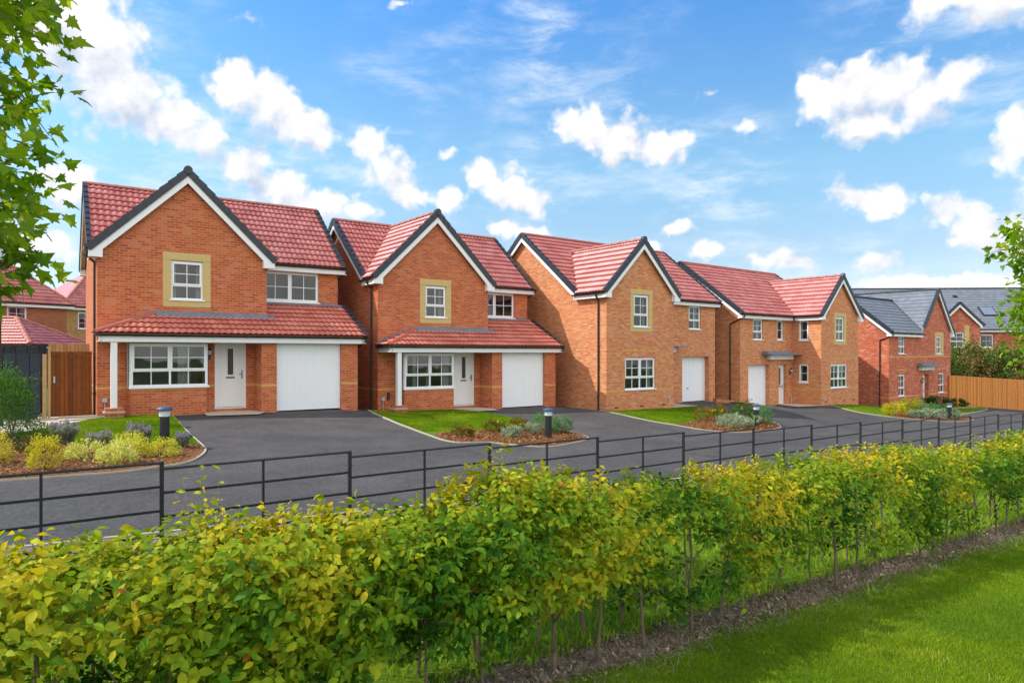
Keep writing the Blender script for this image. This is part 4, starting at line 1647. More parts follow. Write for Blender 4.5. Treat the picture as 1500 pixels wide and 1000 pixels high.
# plot 2
e2 = [(10.6, 22.6), (10.1, 21.9), (9.6, 20.4), (9.3, 19.0), (9.15, 17.8), (9.05, 16.4), (8.95, 15.2)] + smooth_path([(8.93, 14.92), (9.1, 14.4), (9.9, 14.25), (10.25, 13.5), (10.8, 13.0), (11.83, 13.35), (13.1, 14.05), (13.65, 14.9), (13.75, 15.9), (13.45, 16.7)], 5)
kerb(e2)
bl2 = smooth_path([(13.5, 16.7), (12.3, 16.4), (10.3, 16.3), (9.4, 15.95), (9.0, 15.5)], 4)
sheet('lawn', [p for p in e2 if p[0] < 10.7 and p[1] > 15.5] + list(reversed(bl2)) + [(13.95, 18.5), (13.8, 20.7), (13.5, 21.5), (13.6, 22.6)], .022, M['lawn'])
sheet('planting_bed', [p for p in e2 if p[1] < 15.55 or p[0] > 11] + bl2, .03, M['mulch'])
sheet('paving', [(13.55, 22.3), (13.4, 20.75), (14.75, 20.6), (15.0, 21.4), (15.0, 22.3)], .035, M['slab'])
# plot 3
e3 = [(19.0, 19.7), (18.5, 18.6), (18.4, 17.3)] + smooth_path([(18.5, 16.4), (18.8, 15.7), (19.1, 14.7), (19.85, 13.95), (21.6, 14.05), (23.2, 14.45), (24.05, 15.05), (24.6, 16.0), (24.3, 16.8)], 5)
kerb(e3)
bl3 = smooth_path([(24.3, 16.8), (22.6, 16.8), (20.6, 16.3), (19.3, 15.9), (18.75, 15.7)], 4)
sheet('lawn', [p for p in e3 if p[0] < 19.2 and p[1] > 15.6] + list(reversed(bl3)) + [(24.5, 18.0), (24.1, 19.3), (22.7, 19.9), (19.3, 19.9)], .022, M['lawn'])
sheet('planting_bed', [p for p in e3 if p[1] < 15.75 or p[0] > 23] + bl3, .03, M['mulch'])
sheet('paving', [(22.75, 21.0), (22.75, 19.4), (24.9, 19.5), (25.2, 21.2)], .035, M['slab'])
sheet('paving', [(28.9, 21.2), (28.6, 19.9), (31.2, 19.6), (31.6, 20.9)], .045, M['slab'])
# plot 4
sheet('paving', [(33.4, 21.2), (32.6, 19.3), (35.0, 19.1), (35.7, 20.2), (35.6, 21.0)], .035, M['slab'])
# plot 5
e5 = smooth_path([(35.6, 19.2), (34.1, 17.4), (34.2, 16.3), (35.3, 15.2), (37.9, 14.1), (41.5, 14.5), (42.4, 15.3), (44.6, 16.2), (50.5, 17.0), (52.6, 17.8), (51.5, 18.9)], 5)
kerb(e5)
sheet('lawn', e5 + [(51.5, 20.5), (42, 20.5), (36, 20.0)], .022, M['lawn'])
sheet('planting_bed', [p for p in e5 if 34.9 < p[0] < 43.5 and p[1] < 16] + [(43.5, 17.2), (44.0, 18.7), (40.2, 17.4), (37.3, 16.6), (35.3, 16.3)], .032, M['mulch'])
sheet('path', [(44.3, 18.7), (44.6, 18.2), (51.5, 17.7), (51.8, 18.1), (45, 18.9)], .034, M['slab'])

# ------------------------------------------------------------ low step wall between the buff houses
w = MB()
a, b = Vector((9.9, 33.05, 0)), Vector((12.37, 34.75, 0))
T = (b - a).normalized()
Nn = Vector((-T.y, T.x, 0))
LL = (b - a).length
za, zb_ = gw(a.x, a.y), gw(b.x, b.y)
c = []
for (x, z) in ((0, za), (LL, zb_)):
    c.append((a + T * x, z))
w.hexa([(*(a + Nn * 0).xy, za - .5), (*(b).xy, zb_ - .5), (*(b + Nn * .22).xy, zb_ - .5), (*(a + Nn * .22).xy, za - .5),
        (*(a).xy, za + .20), (*(b).xy, zb_ + .16), (*(b + Nn * .22).xy, zb_ + .16), (*(a + Nn * .22).xy, za + .20)])
tag(w.build('low_wall', M['brick_orange']), 'low brick step wall reaching across the corner of a white garage door', 'low wall')

# ------------------------------------------------------------ estate railing
rail_lbl = 'black metal estate railing with four rails, running between the hedge and the road'
fx, fy, fa = -3.519, 6.86, .635
FR = thing('estate_railing', rail_lbl, 'fence', (fx, fy, 0), fa)
post_me = None
for i in range(-3, 18):
    top = .71 - .062 * i
    wx, wy = fx + 2 * i * math.cos(fa), fy + 2 * i * math.sin(fa)
    g0, g1 = gw(wx, wy), gw(wx + 2 * math.cos(fa), wy + 2 * math.sin(fa))
    mb = MB()
    mb.box(2 * i - .019, 2 * i + .019, -.008, .028, g0 - .3, top + .075)
    mb.build('post', M['steel_black'], FR, bevel=.003)
    gm = (g0 + g1) / 2
    mb = MB()
    mb.box(2 * i + .988, 2 * i + 1.012, -.005, .018, gm - .3, top + .012)
    mb.build('intermediate_post', M['steel_black'], FR)
    for k in range(4):
        z = top - k * .241
        mb = MB()
        if k == 0:
            mb.tube([(2 * i + .01, 0, z), (2 * i + 1.99, 0, z)], .013, 8)
        else:
            mb.box(2 * i + .01, 2 * i + 1.99, -.004, .004, z - .013, z + .013)
        mb.build('rail', M['steel_black'], FR)

# ------------------------------------------------------------ bollard lights
bd0 = thing('bollard_light', 'black bollard light nearest the camera, in front of the first house', 'bollard light', (0, 0, 0), 0, 'bollard lights along the beds')
mb = MB(); mb.lathe([(.0, -.3), (.092, -.3), (.092, .645), (.0, .645)], 24); mb.build('post', M['steel_black'], bd0, fix=True)
mb = MB(); mb.lathe([(.08, .645), (.102, .66), (.106, .78), (.09, .785)], 24)
for k in range(4):
    mb.lathe([(.104, .665 + k * .03), (.112, .67 + k * .03), (.104, .675 + k * .03)], 24)
mb.build('lens', M['lens'], bd0)
mb = MB(); mb.lathe([(.0, .785), (.15, .785), (.158, .80), (.156, .825), (.13, .85), (.07, .872), (.0, .88)], 24)
mb.build('cap', M['cap'], bd0, smooth=False)
bl_lab = ['black bollard light in the lavender bed of the nearest house', 'black bollard light in the bark bed before the second house',
          'black bollard light in the bed before the middle buff house', 'black bollard light in the far bed before the grey-roofed house']
for k, (x, y) in enumerate([(-7.20, 14.15), (1.0, 18.73), (9.02, 25.2), (22.5, 35.1)]):
    o = bd0 if k == 0 else copy_tree(bd0)
    o.location = (x, y, gw(x, y) + .02)
    o.scale = (1, 1, .96)
    o['label'] = bl_lab[k]

# ------------------------------------------------------------ boards, gate and fences
def h1p(a, b):
    c_, s_ = math.cos(.6), math.sin(.6)
    return (-11.929 + a * c_ - b * s_, 19.625 + a * s_ + b * c_)


def boards(name, length, z0, z1, m, parent, bw=.10, th=.02, y=0, slope=0):
    mb = MB()
    n = int(round(length / bw))
    for k in range(n):
        x0 = length * k / n
        x1 = length * (k + 1) / n + .012
        dy = .006 if k % 2 else 0
        dz = random.uniform(-.008, .008)
        mb.hexa([(x0, y - dy - th, z0 + slope * x0), (x1, y - dy - th * .5, z0 + slope * x1), (x1, y, z0 + slope * x1), (x0, y, z0 + slope * x0),
                 (x0, y - dy - th, z1 + dz + slope * x0), (x1, y - dy - th * .5, z1 + dz + slope * x1), (x1, y, z1 + dz + slope * x1), (x0, y, z1 + dz + slope * x0)])
    return mb.build(name, m, parent)


gx, gy = h1p(-1.09, .1)
gt_ = thing('wooden_gate', 'brown boarded wooden garden gate beside the nearest house', 'gate', (gx, gy, .06), .6)
boards('board_panel', .95, .06, 1.74, M['wood_gate'], gt_)
mb = MB(); mb.box(-.01, .97, -.035, .02, 1.74, 1.86); mb.box(-.01, .97, .0, .05, .04, .12); mb.build_each('gate_frame', M['wood_gate'], gt_)
mb = MB(); mb.box(.05, .09, -.05, -.025, .98, 1.17); mb.build('latch', M['greybox'], gt_)
for (aa, ww, zz, mm, lb) in ((-1.17, .06, 2.0, 'wood_tan', 'tall thin timber gate post against the brown gate'), (-1.30, .11, 1.80, 'wood_tan', 'thick pale timber post between the grey fence and gate')):
    x, y = h1p(aa, .06)
    p = MB(); p.box(0, ww, -.05, .05, -.3, zz)
    o = p.build('gate_post', M[mm]); o.location = (x, y, .05); o.rotation_euler = (0, 0, .6)
    tag(o, lb, 'post')
x, y = h1p(-4.6, .1)
gf_ = thing('grey_fence', 'dark grey painted board fence behind the leafy bush at the left', 'fence', (x, y, .05), .6)
boards('fence_panel', 3.25, .12, 1.82, M['wood_grey'], gf_, .30, .012)
mb = MB(); mb.box(0, 3.2, -.05, .0, -.3, .12); mb.build('gravel_board', M['wood_grey'], gf_)
x, y = h1p(-1.15, 3.2)
tf = thing('garden_fence', 'pale timber fence showing above the brown gate', 'fence', (x, y, .05), .6)
boards('fence_panel', 1.1, -.2, 2.13, M['wood_tan'], tf, .1)
x, y = h1p(-2.6, 3.4)
df = thing('garden_fence', 'black stained fence panel behind the grey fence', 'fence', (x, y, .05), .6)
boards('fence_panel', 1.4, -.2, 2.05, M['wood_grey'], df, .1)

p0, p1 = Vector((29.87, 46.6, 0)), Vector((35.2, 46.9, 0))
T = (p1 - p0).normalized()
OF = thing('orange_fence', 'orange close-boarded timber fence closing the far end of the drive', 'fence', (p0.x, p0.y, gw(p0.x, p0.y)), math.atan2(T.y, T.x))
zz0 = gw(p0.x, p0.y)
for k in range(7):
    x0 = k * 1.8
    q = p0 + T * x0
    q2 = p0 + T * (x0 + 1.8)
    za, zb_ = gw(q.x, q.y) - zz0, gw(q2.x, q2.y) - zz0
    za = -.062 * x0 if x0 < 5.5 else za
    sl = -.062
    o = boards('fence_panel', 1.8, -.1, 2.08, M['wood_fence'], OF, .1, .018, slope=sl)
    o.location = (x0, 0, -.062 * x0)
    mb = MB(); mb.box(x0 - .01, x0 + 1.82, -.04, .02, 0, .03)
    mb = MB(); mb.box(-.05, .05, .0, .1, -.6, 2.02); o = mb.build('post', M['wood_fence'], OF); o.location = (x0, 0, -.062 * x0)

# ------------------------------------------------------------ lamp column at the left edge
lc = thing('street_lamp', 'slim black lamp column half hidden by maple leaves at the left edge', 'street lamp', (-12.775, 17.0, gw(-12.7, 17) - .05), 0)
mb = MB(); mb.lathe([(.09, 0), (.09, 1.1), (.05, 1.15), (.045, 4.1), (.0, 4.1)], 14); mb.build('column', M['black'], lc)
mb = MB(); mb.lathe([(.10, 4.52), (.20, 4.56), (.10, 4.66), (.03, 4.74), (0, 4.78)], 12); mb.lathe([(.03, 4.1), (.07, 4.14), (.07, 4.18)], 12); mb.build('lantern_cap', M['black'], lc)
mb = MB(); mb.lathe([(.07, 4.18), (.12, 4.52)], 12); mb.build('lantern', M['lens'], lc)


# ------------------------------------------------------------ background houses
def hip_house(name, label, loc, rz, W, D, ze, rise, brick, tilem, wins=(), ov=.35, gable_r=False, base=-2.5, ridgem=None):
    root = thing(name, label, 'house', loc, rz)
    w = MB()
    wall(w, front(0), [(0, base), (W, base), (W, ze - .1), (0, ze - .1)], [q[:4] for q in wins], .1)
    wall(w, right(W), [(0, base), (D, base), (D, ze - .1), (0, ze - .1)])
    wall(w, left(0), [(0, base), (D, base), (D, ze - .1), (0, ze - .1)])
    wall(w, lambda u, v, q: (u, D + q, v), [(0, base), (W, base), (W, ze - .1), (0, ze - .1)])
    w.build('wall', brick, root)
    for q in wins:
        window(root, front(0), *q[:4], **(q[4] if len(q) > 4 else {}))
    h = D / 2 + ov
    t = rise / h
    c_, s_ = 1 / math.hypot(1, t), t / math.hypot(1, t)
    Ls = math.hypot(h, rise)
    A, B, C_, D_ = Vector((-ov, -ov, ze)), Vector((W + ov, -ov, ze)), Vector((W + ov, D + ov, ze)), Vector((-ov, D + ov, ze))
    clipL = (A, (1, -1, 0))
    clipR = (B, (-1, -1, 0))
    rf = tiles('roof', A, (1, 0, 0), (0, c_, s_), W + 2 * ov, Ls, tilem, root, [clipL, clipR], segs=3)
    tiles('roof_slope', B, (0, 1, 0), (-c_, 0, s_), D + 2 * ov, Ls, tilem, rf, [(B, (1, 1, 0)), (C_, (1, -1, 0))], segs=3)
    mb = MB()
    e1_, e2_ = Vector((h - ov, D / 2, ze + rise)), Vector((W + ov - h, D / 2, ze + rise))
    mb.poly([D_, A, e1_]); mb.poly([C_, D_, e1_, e2_])
    mb.build('rear_slope', tilem, rf)
    rm = ridgem or M['ridge_red']
    ridge(rf, B + Vector((0, 0, .06)), e2_ + Vector((0, 0, .06)), rm, .12, 'hip_tiles')
    ridge(rf, C_ + Vector((0, 0, .06)), e2_ + Vector((0, 0, .06)), rm, .12, 'hip_tiles')
    ridge(rf, A + Vector((0, 0, .06)), e1_ + Vector((0, 0, .06)), rm, .12, 'hip_tiles')
    ridge(rf, e1_ + Vector((0, 0, .03)), e2_ + Vector((0, 0, .03)), rm, .12)
    eave(root, A, B, (0, -1, 0), ov, .2)
    eave(root, B, C_, (1, 0, 0), ov, .2)
    return root


OP = dict(lights=1, transom=0, gx=2, gyt=3)
x0_, y0_ = -28.7, 44.0
c_, s_ = math.cos(.986), math.sin(.986)
hh = hip_house('brick_house', 'brown brick house with hipped red roof beyond the gate, at the left', (x0_ - 9 * c_, y0_ - 9 * s_, 0), .986, 9, 7.6, 4.98, 3.9, M['brick_brown'], M['tile_red'],
               [(3.4, 4.4, 3.45, 4.7, OP), (5.7, 6.75, 3.5, 4.75, OP)])
hh2 = hip_house('brick_house', 'yellow brick house with red roof, a sliver beside the nearest house', (-32.9, 50.2, 0), .986, 14, 7.0, 5.35, 3.3, M['brick_yellow'], M['tile_red'],
                [(.9, 1.95, 3.7, 4.95, OP)])
gg_ = thing('garage', 'low garage with pyramid-like hipped red roof behind the grey fence', 'garage', (-32.6, 36.0, -.1), 0)
W_, D_w, ze_ = 6.9, 5.0, 2.45
wb = MB()
wall(wb, front(.3), [(0, -1), (W_, -1), (W_, ze_), (0, ze_)])
wall(wb, right(W_), [(.3, -1), (D_w, -1), (D_w, ze_), (.3, ze_)])
wall(wb, left(0), [(.3, -1), (D_w, -1), (D_w, ze_), (.3, ze_)])
wb.build('wall', M['brick_brown'], gg_)
A, B, C_, Dd = Vector((-.3, 0, ze_)), Vector((W_ + .3, 0, ze_)), Vector((W_ + .3, D_w + .3, ze_)), Vector((-.3, D_w + .3, ze_))
h = (D_w + .3) / 2
rise = 1.50
t = rise / h
c2, s2 = 1 / math.hypot(1, t), t / math.hypot(1, t)
rf = tiles('roof', A, (1, 0, 0), (0, c2, s2), W_ + .6, math.hypot(h, rise), M['tile_red'], gg_, [(A, (1, -1, 0)), (B, (-1, -1, 0))], segs=3)
tiles('roof_slope', B, (0, 1, 0), (-c2, 0, s2), D_w + .3, math.hypot(h, rise), M['tile_red'], rf, [(B, (1, 1, 0)), (C_, (1, -1, 0))], segs=3)
e2_, e1_ = Vector((W_ + .3 - h, h, ze_ + rise)), Vector((-.3 + h, h, ze_ + rise))
mb = MB(); mb.poly([Dd, A, e1_]); mb.poly([C_, Dd, e1_, e2_]); mb.build('rear_slope', M['tile_red'], rf)
for a_, b_ in ((B, e2_), (C_, e2_), (e1_, e2_), (A, e1_)):
    ridge(rf, a_ + Vector((0, 0, .06)), b_ + Vector((0, 0, .06)), M['ridge_red'], .14, 'hip_tiles')
eave(gg_, A, B, (0, -1, 0), .3, .16)
eave(gg_, B, C_, (1, 0, 0), .3, .16)

# grey-roofed house beyond the orange fence
hb = thing('brick_house', 'red brick house with long grey roof and a skylight, beyond the orange fence', 'house', (37.0, 57.2, -1.1), -.06)
ze_, rise, hw = 5.0, 3.75, 4.2
wb = MB()
wall(wb, front(0), [(-1, -4), (14, -4), (14, ze_), (-1, ze_)], [(2.1, 3.2, 3.45, 4.55), (7.2, 8.3, 3.45, 4.55)], .1)
wall(wb, right(14), [(0, -4), (8, -4), (8, ze_), (4, ze_ + rise - .3), (0, ze_)])
wall(wb, left(-1), [(0, -4), (8, -4), (8, ze_), (4, ze_ + rise - .3), (0, ze_)])
wall(wb, front(-1.1), [(-1.9, -4), (1.45, -4), (1.45, 5.35), (-.22, 6.95), (-1.9, 5.35)], [(-.9, .2, 3.5, 4.7)], .1)
wall(wb, right(1.45), [(-1.1, -4), (0, -4), (0, 5.35), (-1.1, 5.35)])
wb.build('wall', M['brick_red'], hb)
window(hb, front(0), 2.1, 3.2, 3.45, 4.55, transom=0, gx=2, gyt=2)
window(hb, front(0), 7.2, 8.3, 3.45, 4.55, transom=0, gx=2, gyt=2)
window(hb, front(-1.1), -.9, .2, 3.5, 4.7)
sb = MB(); sb.pbox(front(-1.1), .23, .62, 3.4, 5.3, -.05, .015); sb.build('stone_surround', M['stone'], hb)
t = rise / hw
c2, s2 = 1 / math.hypot(1, t), t / math.hypot(1, t)
rf = tiles('roof', (-9, -.3, ze_), (1, 0, 0), (0, c2, s2), 26, math.hypot(hw, rise), M['tile_grey'], hb, (), True)
mb = MB(); mb.poly([(-9, 8.3, ze_), (17, 8.3, ze_), (17, hw - .3, ze_ + rise), (-9, hw - .3, ze_ + rise)]); mb.build('rear_slope', M['tile_grey'], rf)
ridge(rf, (-9, hw - .3, ze_ + rise + .02), (17, hw - .3, ze_ + rise + .02), M['verge'])
eave(hb, (1.5, -.3, ze_), (17, -.3, ze_), (0, -1, 0), .3, .2)
wall(wb, front(0), [(-9, -4), (-1, -4), (-1, ze_), (-9, ze_)])
lw = MB(); wall(lw, front(.02), [(-9, -4), (-.9, -4), (-.9, ze_), (-9, ze_)]); lw.build('side_wall', M['brick_red'], hb)
gt2, ge2, hl = 7.15, 5.25, 1.95
tt = (gt2 - ge2) / hl
c3, s3 = 1 / math.hypot(1, tt), tt / math.hypot(1, tt)
cn = Vector((0, -t, 1)).normalized()
g2 = tiles('gable_roof', (-.22 - hl, 3.5, ge2), (0, -1, 0), (c3, 0, s3), 4.8, math.hypot(hl, gt2 - ge2), M['tile_grey'], hb, [((0, -.3, ze_ + .01), cn)], True)
tiles('gable_slope', (-.22 + hl, -1.3, ge2), (0, 1, 0), (-c3, 0, s3), 4.8, math.hypot(hl, gt2 - ge2), M['tile_grey'], g2, [((0, -.3, ze_ + .01), cn)], True)
rake(g2, (-.22 - hl, -1.3, ge2), (-.22, -1.3, gt2), (0, -1, 0), sof=.2)
rake(g2, (-.22 + hl, -1.3, ge2), (-.22, -1.3, gt2), (0, -1, 0), sof=.2)
P_ = lambda u, v, w_: tuple(Vector((u, -.3, ze_)) + Vector((0, c2, s2)) * v + Vector((0, -s2, c2)) * w_)
sk = MB(); sk.pbox(P_, 3.0, 4.2, 1.7, 2.9, .0, .10); sk.build('skylight_frame', M['steel_black'], rf)
M['roofglass'] = plain('roof_glass', (.16, .20, .26), .12, .05, 3)
sk = MB(); sk.pbox(P_, 3.08, 4.12, 1.78, 2.82, .10, .115); sk.build('skylight', M['roofglass'], rf)
sk = MB(); sk.pbox(P_, 1.6, 1.95, 4.3, 4.5, .05, .12); sk.build('vent_tile', M['verge'], rf)


# ------------------------------------------------------------ foliage
LEAF = np.array([(0, 0, 0), (-.26, .28, .07), (.26, .28, .07), (-.30, .58, .06), (.30, .58, .06), (0, 1.0, -.10), (0, .30, -.01), (0, .66, -.02)])
LEAF_F = np.array([(0, 6, 1), (0, 2, 6), (1, 6, 7), (1, 7, 3), (6, 2, 4), (6, 4, 7), (3, 7, 5), (7, 4, 5)])
LEAFLO = np.array([(0, 0, 0), (-.28, .45, .06), (.28, .45, .06), (0, 1.0, -.06)])
LEAFLO_F = np.array([(0, 2, 1), (1, 2, 3)])


def _maple():
    pts = [(0, -.05)]
    lobes = [(-62, .62), (-30, .30), (0, 0)]
    out = [(.12, .0), (.42, -.10), (.36, .10), (.68, .22), (.40, .34), (.46, .52), (.28, .50), (.20, .62), (.0, 1.0),
           (-.20, .62), (-.28, .50), (-.46, .52), (-.40, .34), (-.68, .22), (-.36, .10), (-.42, -.10), (-.12, .0)]
    v = [(0, .32, 0)] + [(x, y, -.12 * abs(x) - .10 * max(0, y - .6)) for x, y in out]
    n = len(out)
    f = [(0, 1 + k, 1 + (k + 1) % n) for k in range(n)]
    return np.array(v, float), np.array(f)


MAPLE, MAPLE_F = _maple()


def scatter(tv, tf, pos, dirv, nrm, size, tint, width=1.0, curl=None):
    """place a template at many points; returns V, F, T"""
    n = len(pos)
    d = dirv / np.linalg.norm(dirv, axis=1, keepdims=True)
    x = np.cross(d, nrm)
    x /= np.linalg.norm(x, axis=1, keepdims=True) + 1e-9
    z = np.cross(x, d)
    size = np.broadcast_to(size, (n,))[:, None, None]
    wd = np.broadcast_to(width, (n,))[:, None]
    V = (tv[None, :, 0:1] * wd[:, :, None]) * x[:, None, :] + tv[None, :, 1:2] * d[:, None, :] + tv[None, :, 2:3] * z[:, None, :]
    if curl is not None:
        V = V - (tv[None, :, 1:2] ** 2) * curl[:, None, None] * z[:, None, :]
    V = V * size + pos[:, None, :]
    k = len(tv)
    F = (tf[None] + (np.arange(n) * k)[:, None, None]).reshape(-1, 3)
    T = np.repeat(tint, k, axis=0)
    return V.reshape(-1, 3), F, T


def merge(parts):
    off = 0
    Vs, Fs, Ts = [], [], []
    for V, F, T in parts:
        Vs.append(V); Fs.append(F + off); Ts.append(T)
        off += len(V)
    return np.concatenate(Vs), np.concatenate(Fs), np.concatenate(Ts)


def unit(v):
    return v / (np.linalg.norm(v, axis=1, keepdims=True) + 1e-9)


def rnd(n):
    return unit(rng.normal(size=(n, 3)))


PSA = np.array(PS); DFA = np.array(DF)


def gnp(s, d):
    p = np.where(s < 60, -.041 * s, -2.46 - .02 * (s - 60))
    q = np.interp(s, PSA[:, 0], PSA[:, 1]); f = np.interp(s, DFA[:, 0], DFA[:, 1])
    t = np.clip((d - 13.5) / (f - 13.5), 0, 1)
    t = t * t * (3 - 2 * t)
    return p + (q - p) * t


def vnoise(x, seed):
    """smooth 1-D noise"""
    r = np.random.default_rng(seed)
    tb = r.uniform(-1, 1, 4096)
    i = np.floor(x).astype(int)
    f = x - i
    f = f * f * (3 - 2 * f)
    return tb[i % 4096] * (1 - f) + tb[(i + 1) % 4096] * f


def vnoise3(p, seed):
    r = np.random.default_rng(seed)
    tb = r.uniform(-1, 1, 8192)
    i = np.floor(p).astype(int)
    f = p - i
    f = f * f * (3 - 2 * f)
    out = 0
    for a in (0, 1):
        for b in (0, 1):
            for c in (0, 1):
                h = (i[:, 0] + a) * 73856093 ^ (i[:, 1] + b) * 19349663 ^ (i[:, 2] + c) * 83492791
                w = (f[:, 0] if a else 1 - f[:, 0]) * (f[:, 1] if b else 1 - f[:, 1]) * (f[:, 2] if c else 1 - f[:, 2])
                out = out + w * tb[h % 8192]
    return out


def palette(v, cols):
    xs = [c[0] for c in cols]
    return np.stack([np.interp(v, xs, [c[1][k] for c in cols]) for k in range(3)], axis=1)


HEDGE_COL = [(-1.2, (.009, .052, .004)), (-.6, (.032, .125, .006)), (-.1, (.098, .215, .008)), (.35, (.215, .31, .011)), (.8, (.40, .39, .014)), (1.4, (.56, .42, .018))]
HT = [(-6, 1.0), (-.01, .985), (.6, .98), (1.22, .99), (2.01, .98), (2.15, 1.04), (2.24, 1.12), (2.49, 1.15), (2.76, 1.13), (3.37, 1.06), (4.09, 1.02), (4.59, 1.02), (4.96, 1.05), (6.02, 1.05), (7.34, 1.08), (8.14, 1.08), (9.05, 1.0), (10.11, 1.0), (11.34, 1.12), (14, 1.1), (40, 1.1)]
"""hedge outline is refined below"""


def hedge():
    root = thing('hornbeam_hedge', 'yellow-green hornbeam hedge on thin bare stems across the foreground', 'hedge', (0, 0, 0))
    smin, smax = -3.2, 26.0
    hx = np.array(HT)
    # stems
    stems = []
    s = smin
    k = 0
    while s < 22:
        for row in (0, 1):
            stems.append((s + (.17 if row else 0) + rng.uniform(-.06, .06), (3.22 if row == 0 else 3.62) + rng.uniform(-.05, .05)))
        s += .42 if s < 12 else .8
    cnt = 0
    for (s, d) in stems:
        if cnt >= 98:
            break
        cnt += 1
        p = s2w(s, d)
        h_ = rng.uniform(.75, 1.0)
        pts = []
        r_ = rng.uniform(.009, .017)
        lean = rng.uniform(-.10, .10, 2)
        for q in range(6):
            f = q / 5
            pts.append((p.x + lean[0] * f + rng.uniform(-.012, .012), p.y + lean[1] * f + rng.uniform(-.012, .012), p.z - .05 + h_ * f))
        mb = MB()
        mb.tube(pts, [r_ * (1 - .45 * q / 5) for q in range(6)], 6)
        for q in range(3):
            f = rng.uniform(.35, .9)
            b = Vector(pts[int(f * 5)])
            dr = Vector((rng.uniform(-1, 1), rng.uniform(-1, 1), rng.uniform(.3, 1.2))).normalized()
            L_ = rng.uniform(.18, .4)
            mb.tube([b, b + dr * L_ * .5 + Vector((0, 0, .01)), b + dr * L_ + Vector((0, 0, .05))], [r_ * .45, r_ * .35, r_ * .2], 4)
        mb.build('stem', M['stem'], root, fix=False)
    # sprays
    N = 25000
    s = np.concatenate([rng.uniform(smin, smax, N - 3000), rng.uniform(-1.2, 3.0, 3000)])
    keep = rng.uniform(0, 1, N) < np.interp(s, [-3, 2, 8, 14, 26], [1, 1, .85, .7, .5])
    s = s[keep]
    N = len(s)
    top = np.interp(s, hx[:, 0], hx[:, 1]) + .03 * vnoise(s * 2.3, 3) + .025 * vnoise(s * 7, 4)
    u = rng.uniform(0, 1, N)
    z = top * (1 - .84 * u ** 1.15)           # height above ground, denser upwards
    cen, hw = 3.36, .34
    prof = np.interp(z / top, [0, .25, .5, .85, 1.0], [.35, .6, .9, 1.0, .62])
    prof = prof * (1 + .16 * vnoise3(np.stack([s * 2.2, z * 3, z * 0 + 1], 1), 8))
    side = rng.uniform(-1, 1, N)
    side = np.sign(side) * np.abs(side) ** .55
    d = cen + side * hw * prof
    # gaps low down
    gap = vnoise3(np.stack([s * 2.6, z * 3.2, d * 2], 1), 5)
    lowf = np.interp(z, [0, .25, .55, .85], [1.2, .85, .34, -.36]) + .25 * vnoise(s * .9, 77) - np.interp(s, [1.0, 1.7], [.45, 0]) + np.interp(s, [1.4, 1.9, 3.6, 4.6], [0, .16, .16, 0])
    k_ = gap > lowf - .42
    s, z, d, top, side = s[k_], z[k_], d[k_], top[k_], side[k_]
    N = len(s)
    # spray direction: outwards and up
    es, ed = np.array([CS, SS, 0.]), np.array([-SS, CS, 0.])
    outw = side[:, None] * ed[None]
    upw = np.interp(z / top, [0, .6, 1.0], [.15, .35, 1.3])
    dirs = unit(outw * .9 + rng.normal(size=(N, 3)) * .45 + np.array([0, 0, 1.]) * upw[:, None])
    # tall whips
    base = np.stack([CS * s - SS * d, SS * s + CS * d, gnp(s, d) + z], 1)
    L_ = rng.uniform(.10, .22, N)
    wh = rng.uniform(0, 1, N) < .007
    wh &= (z / top > .85)
    dirs[wh] = unit(rng.normal(size=(wh.sum(), 3)) * .18 + np.array([0, 0, 1.]))
    L_[wh] = rng.uniform(.15, .30, wh.sum())
    for (sx, L0) in ((.68, .38), (.74, .48), (.80, .40), (.62, .24), (.71, .30), (.77, .26), (2.40, .26), (2.50, .40), (2.30, .24), (2.60, .26), (2.45, .32), (7.4, .2), (9.1, .22), (10.3, .2), (11.6, .24), (6.2, .16), (2.9, .14)):
        for rep in range(3):
            j = len(base)
            dd = 3.42 + rng.uniform(-.1, .1)
            ss = sx + rng.uniform(-.02, .02)
            tz = np.interp(ss, hx[:, 0], hx[:, 1])
            base = np.vstack([base, [CS * ss - SS * dd, SS * ss + CS * dd, float(gnp(np.array(ss), np.array(dd))) + tz - .04]])
            dirs = np.vstack([dirs, unit(rng.normal(size=(1, 3)) * .12 + np.array([0, 0, 1.]))])
            L_ = np.append(L_, L0 * rng.uniform(.8, 1.1)); z = np.append(z, tz); top = np.append(top, tz); s = np.append(s, ss); d = np.append(d, dd); side = np.append(side, 0)
    N = len(base)
    # patchy colour: whole shoots share a colour, patches of plants lean yellow
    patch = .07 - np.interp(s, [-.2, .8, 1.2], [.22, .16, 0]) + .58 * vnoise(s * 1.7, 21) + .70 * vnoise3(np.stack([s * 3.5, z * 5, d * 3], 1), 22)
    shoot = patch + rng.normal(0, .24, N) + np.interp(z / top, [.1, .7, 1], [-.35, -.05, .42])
    shade_side = rng.uniform(0, 1, N)
    nl = 7
    t = (np.arange(nl) + .6) / nl
    pos = base[:, None, :] + dirs[:, None, :] * (L_[:, None] * t[None])[..., None]
    pos[..., 2] -= (t ** 2)[None] * .02
    sidev = unit(np.cross(dirs, unit(rng.normal(size=(N, 3)) * .5 + np.array([0, 0, 1.]))))
    sg = np.where(np.arange(nl) % 2 == 0, 1, -1)
    ld = dirs[:, None, :] * .55 + sidev[:, None, :] * sg[None, :, None] * .85
    ld = ld + rng.normal(size=ld.shape) * .28
    ld[..., 2] -= .28
    nr = np.array([0, 0, 1.]) * .8 + outw_full(side, ed, N)[:, None, :] * .75 + rng.normal(size=ld.shape) * .38
    pos, ld, nr = pos.reshape(-1, 3), ld.reshape(-1, 3), unit(nr.reshape(-1, 3))
    n = len(pos)
    v = np.repeat(shoot, nl) + rng.normal(0, .13, n)
